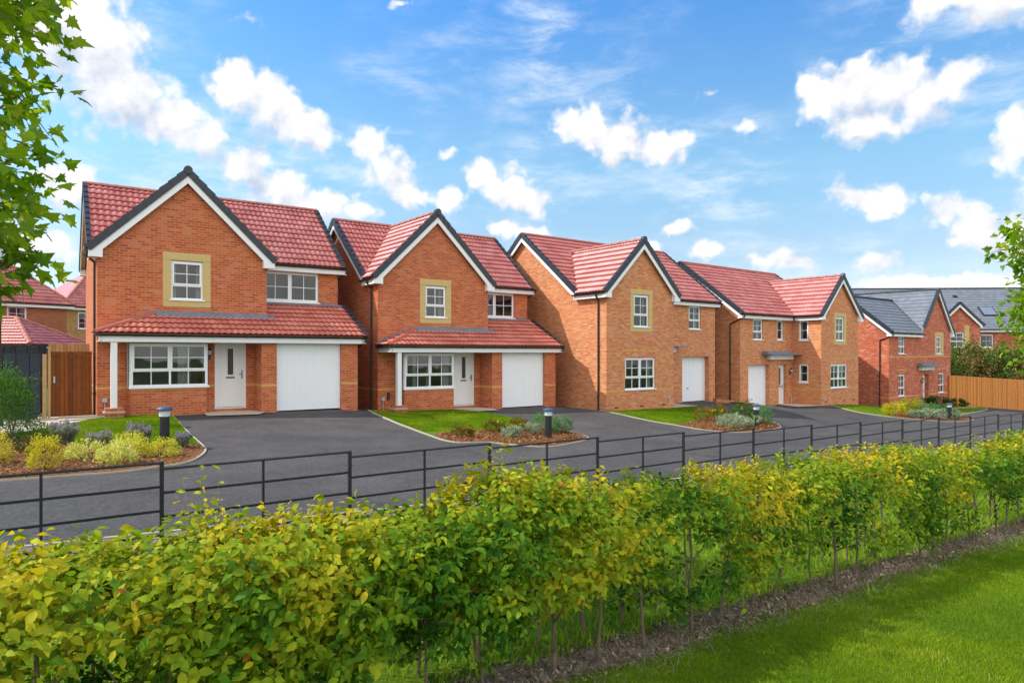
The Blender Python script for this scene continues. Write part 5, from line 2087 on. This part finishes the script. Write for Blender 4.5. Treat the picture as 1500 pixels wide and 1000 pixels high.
    tint = palette(v, HEDGE_COL) * rng.uniform(.85, 1.15, (n, 1))
    brn = rng.uniform(0, 1, n) < .0025
    tint[brn] = np.array([.42, .14, .03])
    size = rng.uniform(.034, .066, n) * np.repeat(np.where(z / top > .97, .85, 1), nl)
    ss_ = np.repeat(s, nl)
    near = ss_ < 9
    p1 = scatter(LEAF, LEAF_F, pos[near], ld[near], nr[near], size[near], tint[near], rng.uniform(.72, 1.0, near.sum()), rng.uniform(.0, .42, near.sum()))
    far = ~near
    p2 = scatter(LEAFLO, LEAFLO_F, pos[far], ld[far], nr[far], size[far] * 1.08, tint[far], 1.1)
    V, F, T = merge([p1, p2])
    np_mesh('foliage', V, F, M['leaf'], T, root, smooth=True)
    # twigs of the shoots
    q = rng.choice(N, min(N, 5200), replace=False)
    q = np.concatenate([q, np.arange(N - 51, N)])
    a, b = base[q] - dirs[q] * .05, base[q] + dirs[q] * L_[q][:, None]
    x = unit(np.cross(dirs[q], rng.normal(size=(len(q), 3)))) * .0016
    y = unit(np.cross(dirs[q], x)) * .0016
    V = np.concatenate([a + x, a - x * .5 + y, a - x * .5 - y, b], 1).reshape(-1, 3)
    F = (np.array([(0, 1, 3), (1, 2, 3), (2, 0, 3)])[None] + (np.arange(len(q)) * 4)[:, None, None]).reshape(-1, 3)
    o = np_mesh('twigs', V, F, M['twig'], None, root)
    return root


def outw_full(side, ed, N):
    return np.sign(side)[:, None] * ed[None] * np.minimum(1, np.abs(side) * 1.6)[:, None]


hedge()


# ------------------------------------------------------------ grass
def grass(name, s, d, hmin, hmax, wdt, off, cols, lean=.45, seed=1, kids=3):
    n = len(s)
    x, y = CS * s - SS * d, SS * s + CS * d
    z = gnp(s, d) + off
    P = np.stack([x, y, z], 1)
    a = rng.uniform(0, 2 * np.pi, n)
    wd = np.stack([np.cos(a), np.sin(a), 0 * a], 1) * (wdt * rng.uniform(.7, 1.3, n))[:, None] * .5
    b = rng.uniform(0, 2 * np.pi, n)
    h = rng.uniform(hmin, hmax, n)
    ln = np.stack([np.cos(b), np.sin(b), 0 * b], 1) * (h * rng.uniform(0, lean, n) * 1.5)[:, None]
    ln += np.array([.25, -.1, 0]) * (h * vnoise3(np.stack([x * 1.3, y * 1.3, z * 0], 1), 31))[:, None]
    up = np.array([0, 0, 1.]) * h[:, None]
    mid = P + ln * .35 + up * .6
    V = np.stack([P - wd, P + wd, mid + wd * .8, mid - wd * .8, P + ln + up], 1).reshape(-1, 3)
    F = (np.array([(0, 1, 2), (0, 2, 3), (3, 2, 4)])[None] + (np.arange(n) * 5)[:, None, None]).reshape(-1, 3)
    v = .5 * vnoise3(np.stack([x * 1.1, y * 1.1, z * 0], 1), 41) + .3 * vnoise3(np.stack([x * 4.5, y * 4.5, z * 0], 1), 42) + rng.normal(0, .35, n)
    T = np.repeat(palette(v, cols), 5, axis=0)
    o = np_mesh(name, V, F, M['grass'], T)
    return o


GC = [(-1, (.065, .15, .003)), (-.2, (.12, .225, .004)), (.4, (.195, .305, .006)), (.9, (.30, .37, .014)), (1.3, (.46, .43, .12))]


def inframe(s, d, margin=.12):
    x, y = CS * s - SS * d, SS * s + CS * d
    return (y > 2.2) & (np.abs(x / y) < .75 + margin) & ((1.87 - gnp(s, d)) / y < .62)


def near_lawn():
    S, D = [], []
    for (lo, hi, dens) in ((2.5, 5, 13000), (5, 7.5, 7500), (7.5, 11, 3400), (11, 20, 1000)):
        A = 16 * 12
        n = int(A * dens)
        s = rng.uniform(-1, 32, int(n * 33 * 14 / A))
        d = rng.uniform(-11, 3.12, len(s))
        x, y = CS * s - SS * d, SS * s + CS * d
        k = (y >= lo) & (y < hi) & inframe(s, d, .45) & (d < 3.06 + .06 * np.sin(s * 3.1) + rng.normal(0, .055, len(s)))
        S.append(s[k]); D.append(d[k])
    return np.concatenate(S), np.concatenate(D)


s_, d_ = near_lawn()
yy = SS * s_ + CS * d_
o = grass('lawn_grass', s_, d_, .014, .036, np.interp(yy, [3, 6, 12], [.0022, .0036, .008]), .01, GC)
o['kind'] = 'stuff'; o['label'] = 'mown green grass of the near lawn'; o['category'] = 'grass'
n = 90000
s_ = rng.uniform(-2, 24, n); d_ = rng.uniform(3.36, 7.4, n)
k = inframe(s_, d_, .3)
o = grass('verge_grass', s_[k], d_[k], .04, .10, .007, .01, [(-1, (.12, .25, .008)), (.3, (.24, .38, .015)), (1, (.42, .48, .06))], .8)
o['kind'] = 'stuff'; o['label'] = 'longer grass of the verge behind the hedge'; o['category'] = 'grass'
# straw and weeds on the soil strips
n = 14000
s_ = rng.uniform(1, 18, n); d_ = np.where(rng.uniform(0, 1, n) < .75, rng.normal(3.12, .14, n), rng.uniform(7.2, 8.1, n))
o = grass('dry_grass', s_, d_, .02, .07, .005, .0, [(-1, (.14, .12, .09)), (.3, (.34, .29, .22)), (1, (.52, .46, .36))], 2.6)
o['kind'] = 'stuff'; o['label'] = 'dry straw and cut stalks on the soil strip'; o['category'] = 'dry grass'


def poly_sample(poly, n):
    P = np.array(poly)
    lo, hi = P.min(0), P.max(0)
    q = rng.uniform(lo, hi, (n, 2))
    ins = np.zeros(n, bool)
    j = len(P) - 1
    for i in range(len(P)):
        xi, yi, xj, yj = P[i, 0], P[i, 1], P[j, 0], P[j, 1]
        c = ((yi > q[:, 1]) != (yj > q[:, 1])) & (q[:, 0] < (xj - xi) * (q[:, 1] - yi) / (yj - yi + 1e-12) + xi)
        ins ^= c
        j = i
    return q[ins]


L1 = [(3.95, 22.3), (2.3, 22.3), (1.2, 20.4), (.5, 19.3), (-.2, 18.5), (.6, 18.1), (1.49, 16.3), (2.26, 16.45), (2.9, 16.1), (3.38, 15.7), (3.55, 18), (3.9, 21.5)]
L2 = [(10.1, 21.7), (9.3, 19), (9.1, 16.2), (10.3, 16.4), (12.3, 16.5), (13.4, 16.8), (13.9, 18.5), (13.75, 20.7), (13.5, 21.7), (12, 22.0)]
L3 = [(19, 19.4), (18.5, 18.4), (18.5, 16.6), (19.2, 15.9), (20.6, 16.4), (22.6, 16.9), (24.2, 16.9), (24.4, 18), (24, 19.2), (22, 19.5)]
L5 = [(35.7, 18.8), (34.3, 17.3), (34.4, 16.4), (36, 16.5), (40, 17.5), (44, 18.8), (50, 17.2), (52.3, 17.9), (51, 19), (42, 19.2)]
for (pl, n_, nm, lb) in ((L1, 60000, 'garden_grass', 'short grass before the nearest house'), (L2, 60000, 'garden_grass', 'short grass before the second house'),
                         (L3, 50000, 'garden_grass', 'short grass before the middle house'), (L5, 30000, 'garden_grass', 'short grass round the far red brick house')):
    q = poly_sample(pl, n_)
    o = grass(nm, q[:, 0], q[:, 1], .025, .05, .011, .02, GC)
    o['kind'] = 'stuff'; o['label'] = lb; o['category'] = 'grass'


def chips(name, polys, n, cols, label):
    V, F, T = [], [], []
    q = np.concatenate([poly_sample(p, n) for p in polys])
    m_ = len(q)
    s, d = q[:, 0], q[:, 1]
    P = np.stack([CS * s - SS * d, SS * s + CS * d, gnp(s, d) + (.012 if name == 'soil_chips' else .042) + rng.uniform(0, .015, m_)], 1)
    nn = unit(rng.normal(size=(m_, 3)) * .45 + np.array([0, 0, 1.]))
    dv = unit(np.cross(nn, rng.normal(size=(m_, 3))))
    tv = np.array([(-.22, 0, 0), (.22, .05, 0), (.18, 1, .02), (-.2, .9, 0)])
    tf = np.array([(0, 1, 2), (0, 2, 3)])
    V, F, T = scatter(tv, tf, P, dv, nn, (rng.uniform(.012, .038, m_) if name == 'soil_chips' else rng.uniform(.025, .07, m_)), palette(rng.uniform(0, 1, m_), cols))
    o = np_mesh(name, V, F, M['grass'], T)
    o['kind'] = 'stuff'; o['label'] = label; o['category'] = 'bark chips'


B1 = [(-2, 12.45), (-.04, 12.5), (1.5, 12.75), (2.5, 13.35), (3.2, 14.9), (3.38, 15.6), (2.26, 16.3), (1.49, 16.15), (.5, 17.9), (-2, 18.5)]
B2 = [(8.98, 15.2), (9.1, 14.45), (9.9, 14.3), (10.25, 13.55), (10.8, 13.05), (11.83, 13.4), (13.05, 14.1), (13.6, 14.95), (13.6, 16), (13.4, 16.6), (12.3, 16.35), (10.3, 16.25), (9.3, 15.8)]
B3 = [(18.8, 15.7), (19.1, 14.75), (19.85, 14), (21.6, 14.1), (23.2, 14.5), (24, 15.1), (24.4, 16), (24.2, 16.7), (22.6, 16.7), (20.6, 16.2), (19.3, 15.8)]
B5 = [(35.4, 15.3), (37.9, 14.2), (41.3, 14.6), (42.4, 15.5), (43.3, 17), (40.2, 17.3), (37.3, 16.5), (35.4, 16.2)]
MC = [(0, (.07, .028, .012)), (.5, (.24, .10, .04)), (1, (.48, .27, .14))]
chips('soil_chips', [[(.5, 3.04), (16, 3.04), (16, 3.46), (.5, 3.46)]], 15000, [(0, (.10, .065, .04)), (.5, (.25, .18, .12)), (1, (.50, .42, .32))], 'pale chippings and leaf litter under the hedge')
chips('bark_chips', [B1, B2, B3, B5], 9000, MC, 'bark chip mulch over the planting beds')


# ------------------------------------------------------------ shrubs
def shrub(name, label, cat, s, d, r, h, n, size, cols, group=None, kind='round', flower=None, stretch=1.0, lift=0.0):
    if name not in ('leafy_bush',):
        h *= .84; r *= .92
    p = s2w(s, d, .03)
    root = thing(name, label, cat, tuple(p), rng.uniform(0, 6.28), group)
    # stems
    ns = 9
    mb = MB()
    for k in range(ns):
        a = 2 * math.pi * k / ns + rng.uniform(-.3, .3)
        q = Vector((math.cos(a) * r * .6, math.sin(a) * r * .6 * stretch, h * rng.uniform(.5, .85)))
        mb.tube([(0, 0, -.05), tuple(q * .4 + Vector((0, 0, h * .06))), tuple(q * .7)], [.007, .005, .002], 4)
    mb.build('stems', M['twig'], root, fix=False)
    ncl = max(8, n // 22)
    th = rng.uniform(0, 2 * np.pi, ncl)
    cz = rng.uniform(.12, 1, ncl)
    if kind == 'spiky':
        rr = r * rng.uniform(0, 1, ncl) ** .5 * (.35 + .65 * cz)
    else:
        rr = r * np.sqrt(np.clip(1 - (cz - .42) ** 2 / .40, .05, 1)) * rng.uniform(.35, 1.0, ncl) ** .5
    C = np.stack([rr * np.cos(th), rr * np.sin(th) * stretch, cz * h * (1 + .12 * rng.normal(size=ncl))], 1)
    m_ = n
    ci = rng.integers(0, ncl, m_)
    n = int(n * 1.9); m_ = n; ci = rng.integers(0, ncl, m_)
    sp = min(r, h) * (.26 if kind != 'spiky' else .16)
    pos = C[ci] + rng.normal(size=(m_, 3)) * sp * .55
    pos[:, 2] = np.abs(pos[:, 2])
    outd = unit(pos - np.array([0, 0, h * .25]))
    dv = unit(outd + rng.normal(size=(m_, 3)) * .6 + np.array([0, 0, .5 if kind != 'spiky' else 1.8]))
    nn = unit(outd * .6 + np.array([0, 0, .8]) + rng.normal(size=(m_, 3)) * .4)
    v = rng.normal(0, .33, m_) + np.interp(ci, [0, ncl], [-.35, .35])
    T = palette(v, cols)
    wdt = 1.0 if kind != 'spiky' else .45
    parts = [scatter(LEAFLO, LEAFLO_F, pos, dv, nn, rng.uniform(.7, 1.25, m_) * size, T, wdt)]
    V, F, T = merge(parts)
    np_mesh('foliage', V, F, M['leaf'], T, root)
    if flower:
        fc, fn, fs = flower
        tp = C[rng.integers(0, ncl, fn)]
        tp = tp * np.array([1, 1, 1.0])
        tp[:, 2] = np.maximum(tp[:, 2], h * .6) * rng.uniform(.95, 1.06, fn) + (.05 if kind == 'spiky' else .02)
        if kind == 'spiky':
            m2 = fn * 6
            P = np.repeat(tp, 6, 0) + rng.normal(size=(m2, 3)) * np.array([.006, .006, .025])
            dv = unit(rng.normal(size=(m2, 3)) * .5 + np.array([0, 0, 1.]))
        else:
            for q in range(fn):
                P = tp[q][None] + rng.normal(size=(6, 3)) * .006
                dv = unit(rng.normal(size=(6, 3)) + np.array([0, 0, .3]))
                T = np.clip(np.array(fc)[None] * rng.uniform(.7, 1.3, (6, 1)), 0, 1)
                V, F, T = scatter(LEAFLO, LEAFLO_F, P, dv, unit(rng.normal(size=(6, 3)) + np.array([0, 0, 1.5])), fs, T, 1.2)
                np_mesh('flower', V, F, M['leaf'], T, root)
            return root
        T = np.clip(np.array(fc)[None] * rng.uniform(.7, 1.3, (m2, 1)), 0, 1)
        V, F, T = scatter(LEAFLO, LEAFLO_F, P, dv, unit(rng.normal(size=(m2, 3)) + np.array([0, 0, 1.5])), fs, T, 1.2)
        np_mesh('flowers', V, F, M['leaf'], T, root)
    return root


YEL = [(-1, (.26, .33, .02)), (0, (.52, .54, .05)), (.6, (.70, .66, .10)), (1, (.78, .74, .22))]
GOLD = [(-1, (.20, .26, .015)), (0, (.46, .44, .03)), (.6, (.66, .56, .05)), (1, (.72, .62, .10))]
VAR = [(-1, (.24, .32, .05)), (0, (.54, .58, .14)), (.6, (.72, .72, .30)), (1, (.78, .76, .44))]
GRN = [(-1, (.02, .065, .012)), (0, (.055, .15, .02)), (.8, (.12, .24, .03))]
DGRN = [(-1, (.012, .04, .008)), (0, (.03, .08, .015)), (.8, (.07, .13, .025))]
LAV = [(-1, (.14, .19, .13)), (0, (.24, .30, .20)), (.8, (.36, .40, .30))]
SIL = [(-1, (.14, .20, .14)), (0, (.28, .36, .27)), (.8, (.46, .52, .42))]
BLG = [(-1, (.05, .14, .05)), (0, (.11, .25, .10)), (.8, (.20, .36, .16))]
RSE = [(-1, (.06, .08, .01)), (0, (.14, .14, .02)), (.8, (.26, .20, .03))]
PUR = (.30, .25, .60)
YF = (.85, .50, .02)
g1 = 'shrubs planted in the beds'
shrub('leafy_bush', 'tall dark green bush at the left edge before the grey fence', 'bush', -.35, 18.6, .80, 1.32, 4200, .050, GRN, stretch=1.1)
shrub('leafy_bush', 'looser green bush touching the brown gate side of the tall one', 'bush', .15, 18.9, .48, 1.25, 1700, .045, GRN)
shrub('yellow_shrub', 'golden shrub at the left edge of the first bed', 'shrub', -.20, 14.3, .36, .58, 1300, .036, GOLD, g1)
shrub('yellow_shrub', 'upright golden shrub, second from the left in the first bed', 'shrub', .55, 13.35, .27, .54, 1100, .034, GOLD, g1)
shrub('green_shrub', 'low dull green shrub behind the golden ones at the left', 'shrub', .45, 15.9, .42, .50, 1300, .035, DGRN, g1, flower=((.4, .1, .3), 8, .03))
shrub('variegated_shrub', 'low cream-yellow shrub in the middle of the first bed', 'shrub', 1.15, 14.2, .32, .32, 900, .036, VAR, g1, stretch=1.3)
shrub('variegated_shrub', 'large cream-yellow shrub, front centre of the first bed', 'shrub', 1.62, 13.55, .34, .36, 1100, .036, VAR, g1)
shrub('variegated_shrub', 'taller cream-yellow shrub behind the large front one', 'shrub', 1.90, 14.5, .30, .44, 1000, .036, YEL, g1)
shrub('variegated_shrub', 'cream-yellow shrub beside the nearest bollard light', 'shrub', 2.42, 14.3, .29, .32, 900, .034, YEL, g1)
LVL = ['lavender clump furthest left in the first bed', 'low lavender clump in the middle of the first bed', 'lavender clump left of the nearest bollard light', 'small lavender clump just right of the nearest bollard light']
for (s, d, r, h, lb) in ((1.0, 16.6, .32, .52, LVL[0]), (1.5, 15.6, .28, .36, LVL[1]), (2.25, 15.9, .30, .52, LVL[2]), (2.95, 15.35, .20, .34, LVL[3])):
    shrub('lavender', lb, 'lavender', s, d, r * .95, h * .8, 2400, .055, LAV, 'lavender in the first bed', 'spiky', (PUR, 220, .034))
for (s, d, lb) in ((9.75, 15.3, 'yellow-flowered rose at the left tip of the second bed'), (11.3, 16.0, 'yellow-flowered rose in the middle of the second bed'), (12.2, 16.1, 'yellow-flowered rose behind the silver plants of the second bed')):
    shrub('rose_bush', lb, 'rose bush', s, d, .33, .34, 900, .045, RSE, 'yellow roses', flower=(YF, 9, .05))
shrub('silver_plant', 'left silver-leaved plant of the second bed', 'plant', 11.1, 14.9, .32, .30, 700, .055, SIL, g1)
shrub('silver_plant', 'right silver-leaved plant of the second bed, by the bollard light', 'plant', 12.0, 15.1, .32, .34, 800, .055, SIL, g1, 'spiky')
shrub('green_shrub', 'round grey-green shrub behind the second bollard light', 'shrub', 12.75, 15.5, .46, .56, 1700, .04, BLG, g1, flower=(YF, 4, .05))
shrub('green_shrub', 'small blue-green shrub at the right tip of the second bed', 'shrub', 13.25, 15.25, .27, .48, 1100, .035, BLG, g1)
shrub('rose_bush', 'thin reddish bush at the left of the third bed', 'rose bush', 21.0, 16.3, .34, .55, 420, .045, [(-1, (.10, .06, .02)), (0, (.24, .14, .04)), (1, (.36, .22, .06))], 'yellow roses')
shrub('rose_bush', 'yellow-flowered rose at the back of the third bed', 'rose bush', 22.0, 16.3, .42, .60, 600, .05, RSE, 'yellow roses', flower=(YF, 22, .06))
shrub('silver_plant', 'wide silver-leaved plant of the third bed', 'plant', 21.0, 15.0, .62, .42, 1300, .06, SIL, g1)
shrub('silver_plant', 'spiky silver-leaved plant before the third bollard light', 'plant', 21.9, 14.8, .38, .36, 700, .06, SIL, g1, 'spiky')
shrub('green_shrub', 'round green shrub with a yellow flower left of the third bollard light', 'shrub', 23.0, 15.9, .45, .78, 1500, .045, GRN, g1, flower=(YF, 3, .08))
shrub('green_shrub', 'round blue-green shrub right of the third bollard light', 'shrub', 23.2, 15.2, .42, .70, 1500, .045, BLG, g1)
for (s, d, r, h, c_, lb) in ((35.6, 15.9, .6, .75, GOLD, 'golden shrub at the left end of the far bed'), (39.6, 16.9, .5, .5, YEL, 'low yellow shrub before the far white door'), (42.2, 17.8, .9, .85, YEL, 'wide yellow shrub before the far canopy'),
                           (36.7, 15.3, .5, .42, SIL, 'left silver plant of the far bed'), (37.8, 15.2, .6, .5, SIL, 'middle silver plant of the far bed'), (39.3, 14.9, .6, .55, SIL, 'silver plant left of the far bollard light'),
                           (39.6, 15.9, .55, .7, BLG, 'upright grey-green shrub of the far bed'), (41.4, 15.9, .55, .65, BLG, 'grey-green shrub behind the far bollard light'),
                           (46.2, 18.7, .7, .85, DGRN, 'dark green shrub right of the far white door'), (47.8, 18.7, .85, .95, DGRN, 'dark green arching shrub below the far right window'), (51.2, 19.0, .9, .55, DGRN, 'low dark shrub by the orange fence')):
    shrub('far_shrub', lb, 'shrub', s, d, r * .92, h * .8, 900, .08, c_, g1)


# ------------------------------------------------------------ trees
def tree(name, label, cat, loc, zlo, zhi, rad, trunk_h, nl, leafsize, cols, template, nlimb=24, group=None, leaves_per=14, squash=1.0, seed=1, mat_=None, hi=True, spread=.25, trunk_r=.05):
    global rng
    keep = rng
    rng = np.random.default_rng(seed)
    x, y = loc
    z0 = gw(x, y)
    root = thing(name, label, cat, (x, y, z0), 0, group)
    tb = MB()
    pts = [(0, 0, -.1)]
    for k in range(1, 8):
        f = k / 7
        pts.append((rng.uniform(-.03, .03) * f, rng.uniform(-.03, .03) * f, trunk_h * f))
    tb.tube(pts, [trunk_r * (1 - .8 * k / 7) for k in range(8)], 9)
    tr_ = tb.build('trunk', M['bark'], root, smooth=True, fix=False)
    lb = MB()
    tips, tdirs = [], []
    for k in range(nlimb):
        f = (k + .5) / nlimb
        zb = zlo + (trunk_h * .98 - zlo) * f * .95
        a = k * 2.4 + rng.uniform(-.4, .4)
        env = math.sqrt(max(.06, 1 - ((zb - zlo) / (zhi - zlo) * 1.1 - .38) ** 2 / .48))
        L_ = rad * env * rng.uniform(.8, 1.12)
        dr = Vector((math.cos(a), math.sin(a), rng.uniform(.25, .8))).normalized()
        p = Vector((0, 0, zb))
        q1 = p + dr * L_ * .5
        q2 = q1 + (dr + Vector((0, 0, .35))).normalized() * L_ * .5
        lb.tube([p, q1, q2], [.022, .015, .006], 6)
        for j in range(7):
            g_ = rng.uniform(.2, 1.0)
            b = p.lerp(q1, g_ * 2) if g_ < .5 else q1.lerp(q2, (g_ - .5) * 2)
            d2 = (dr * .7 + Vector(rng.normal(size=3)) * .6 + Vector((0, 0, .2))).normalized()
            l2 = rng.uniform(.25, .5) * rad * .55
            e = b + d2 * l2
            lb.tube([b, b.lerp(e, .5) + Vector((0, 0, .02)), e], [.008, .006, .003], 4)
            for m_ in range(leaves_per):
                t = rng.uniform(.15, 1.05)
                tips.append(b.lerp(e, t) + Vector(rng.normal(size=3)) * spread * .35)
                tdirs.append(d2 + Vector(rng.normal(size=3)) * .8)
    lb.build('branches', M['bark'], root, smooth=True, fix=False)
    P = np.array([tuple(t) for t in tips])
    D = unit(np.array([tuple(t) for t in tdirs]) + np.array([0, 0, -.45]))
    n = len(P)
    nn = unit(rng.normal(size=(n, 3)) * .55 + np.array([0, 0, 1.]) + unit(P * np.array([1, 1, 0])) * .4)
    v = rng.normal(0, .35, n) + .45 * vnoise3(P * 1.6, seed + 5)
    T = palette(v, cols) * rng.uniform(.85, 1.15, (n, 1))
    V, F, T = scatter(template[0], template[1], P, D, nn, rng.uniform(.65, 1.15, n) * leafsize, T, 1.0, rng.uniform(-.1, .35, n))
    np_mesh('crown', V, F, mat_ or M['maple'], T, root)
    rng = keep
    return root


MPL = [(-1, (.075, .19, .008)), (-.2, (.155, .30, .012)), (.4, (.27, .40, .016)), (1, (.42, .48, .03))]
MPR = [(-1, (.07, .18, .008)), (-.2, (.15, .30, .012)), (.4, (.27, .40, .018)), (1, (.42, .48, .04))]
tree('maple_tree', 'young maple with large green leaves, close at the left edge', 'tree', (-5.25, 5.25), 1.5, 7.6, 1.78, 6.6, 0, .138, MPL, (MAPLE, MAPLE_F), 50, leaves_per=18, seed=11, spread=.35)
tree('maple_tree', 'bright yellow-green young maple at the right edge', 'tree', (10.75, 12.95), 1.9, 5.6, 1.6, 4.9, 0, .125, MPR, (MAPLE, MAPLE_F), 38, leaves_per=20, seed=12, spread=.3)

ELA = [(-1, (.012, .045, .008)), (-.2, (.040, .10, .015)), (.3, (.15, .22, .04)), (.9, (.45, .47, .13))]
TL = [('at the left, touching the red house', 0), ('second from the left, tallest and darkest', 1), ('in the middle of the group', 2), ('second from the right, under the skylight', 3), ('at the right, behind the maple', 4)]
for k, (x, y, r_, h_) in enumerate([(30.9, 49.5, 1.5, 4.6), (33.2, 50.4, 1.7, 5.2), (35.3, 49.8, 1.7, 4.9), (37.6, 50.5, 1.8, 5.3), (40.2, 50.0, 1.9, 4.9)]):
    tree('variegated_tree', 'mottled evergreen beyond the orange fence, ' + TL[k][0], 'tree', (x, y), .6, h_, r_, h_ * .82, 0, .20, ELA, (LEAFLO, LEAFLO_F), 30, 'evergreens beyond the orange fence', 16, seed=30 + k, mat_=M['leaf'], spread=.6, trunk_r=.1)
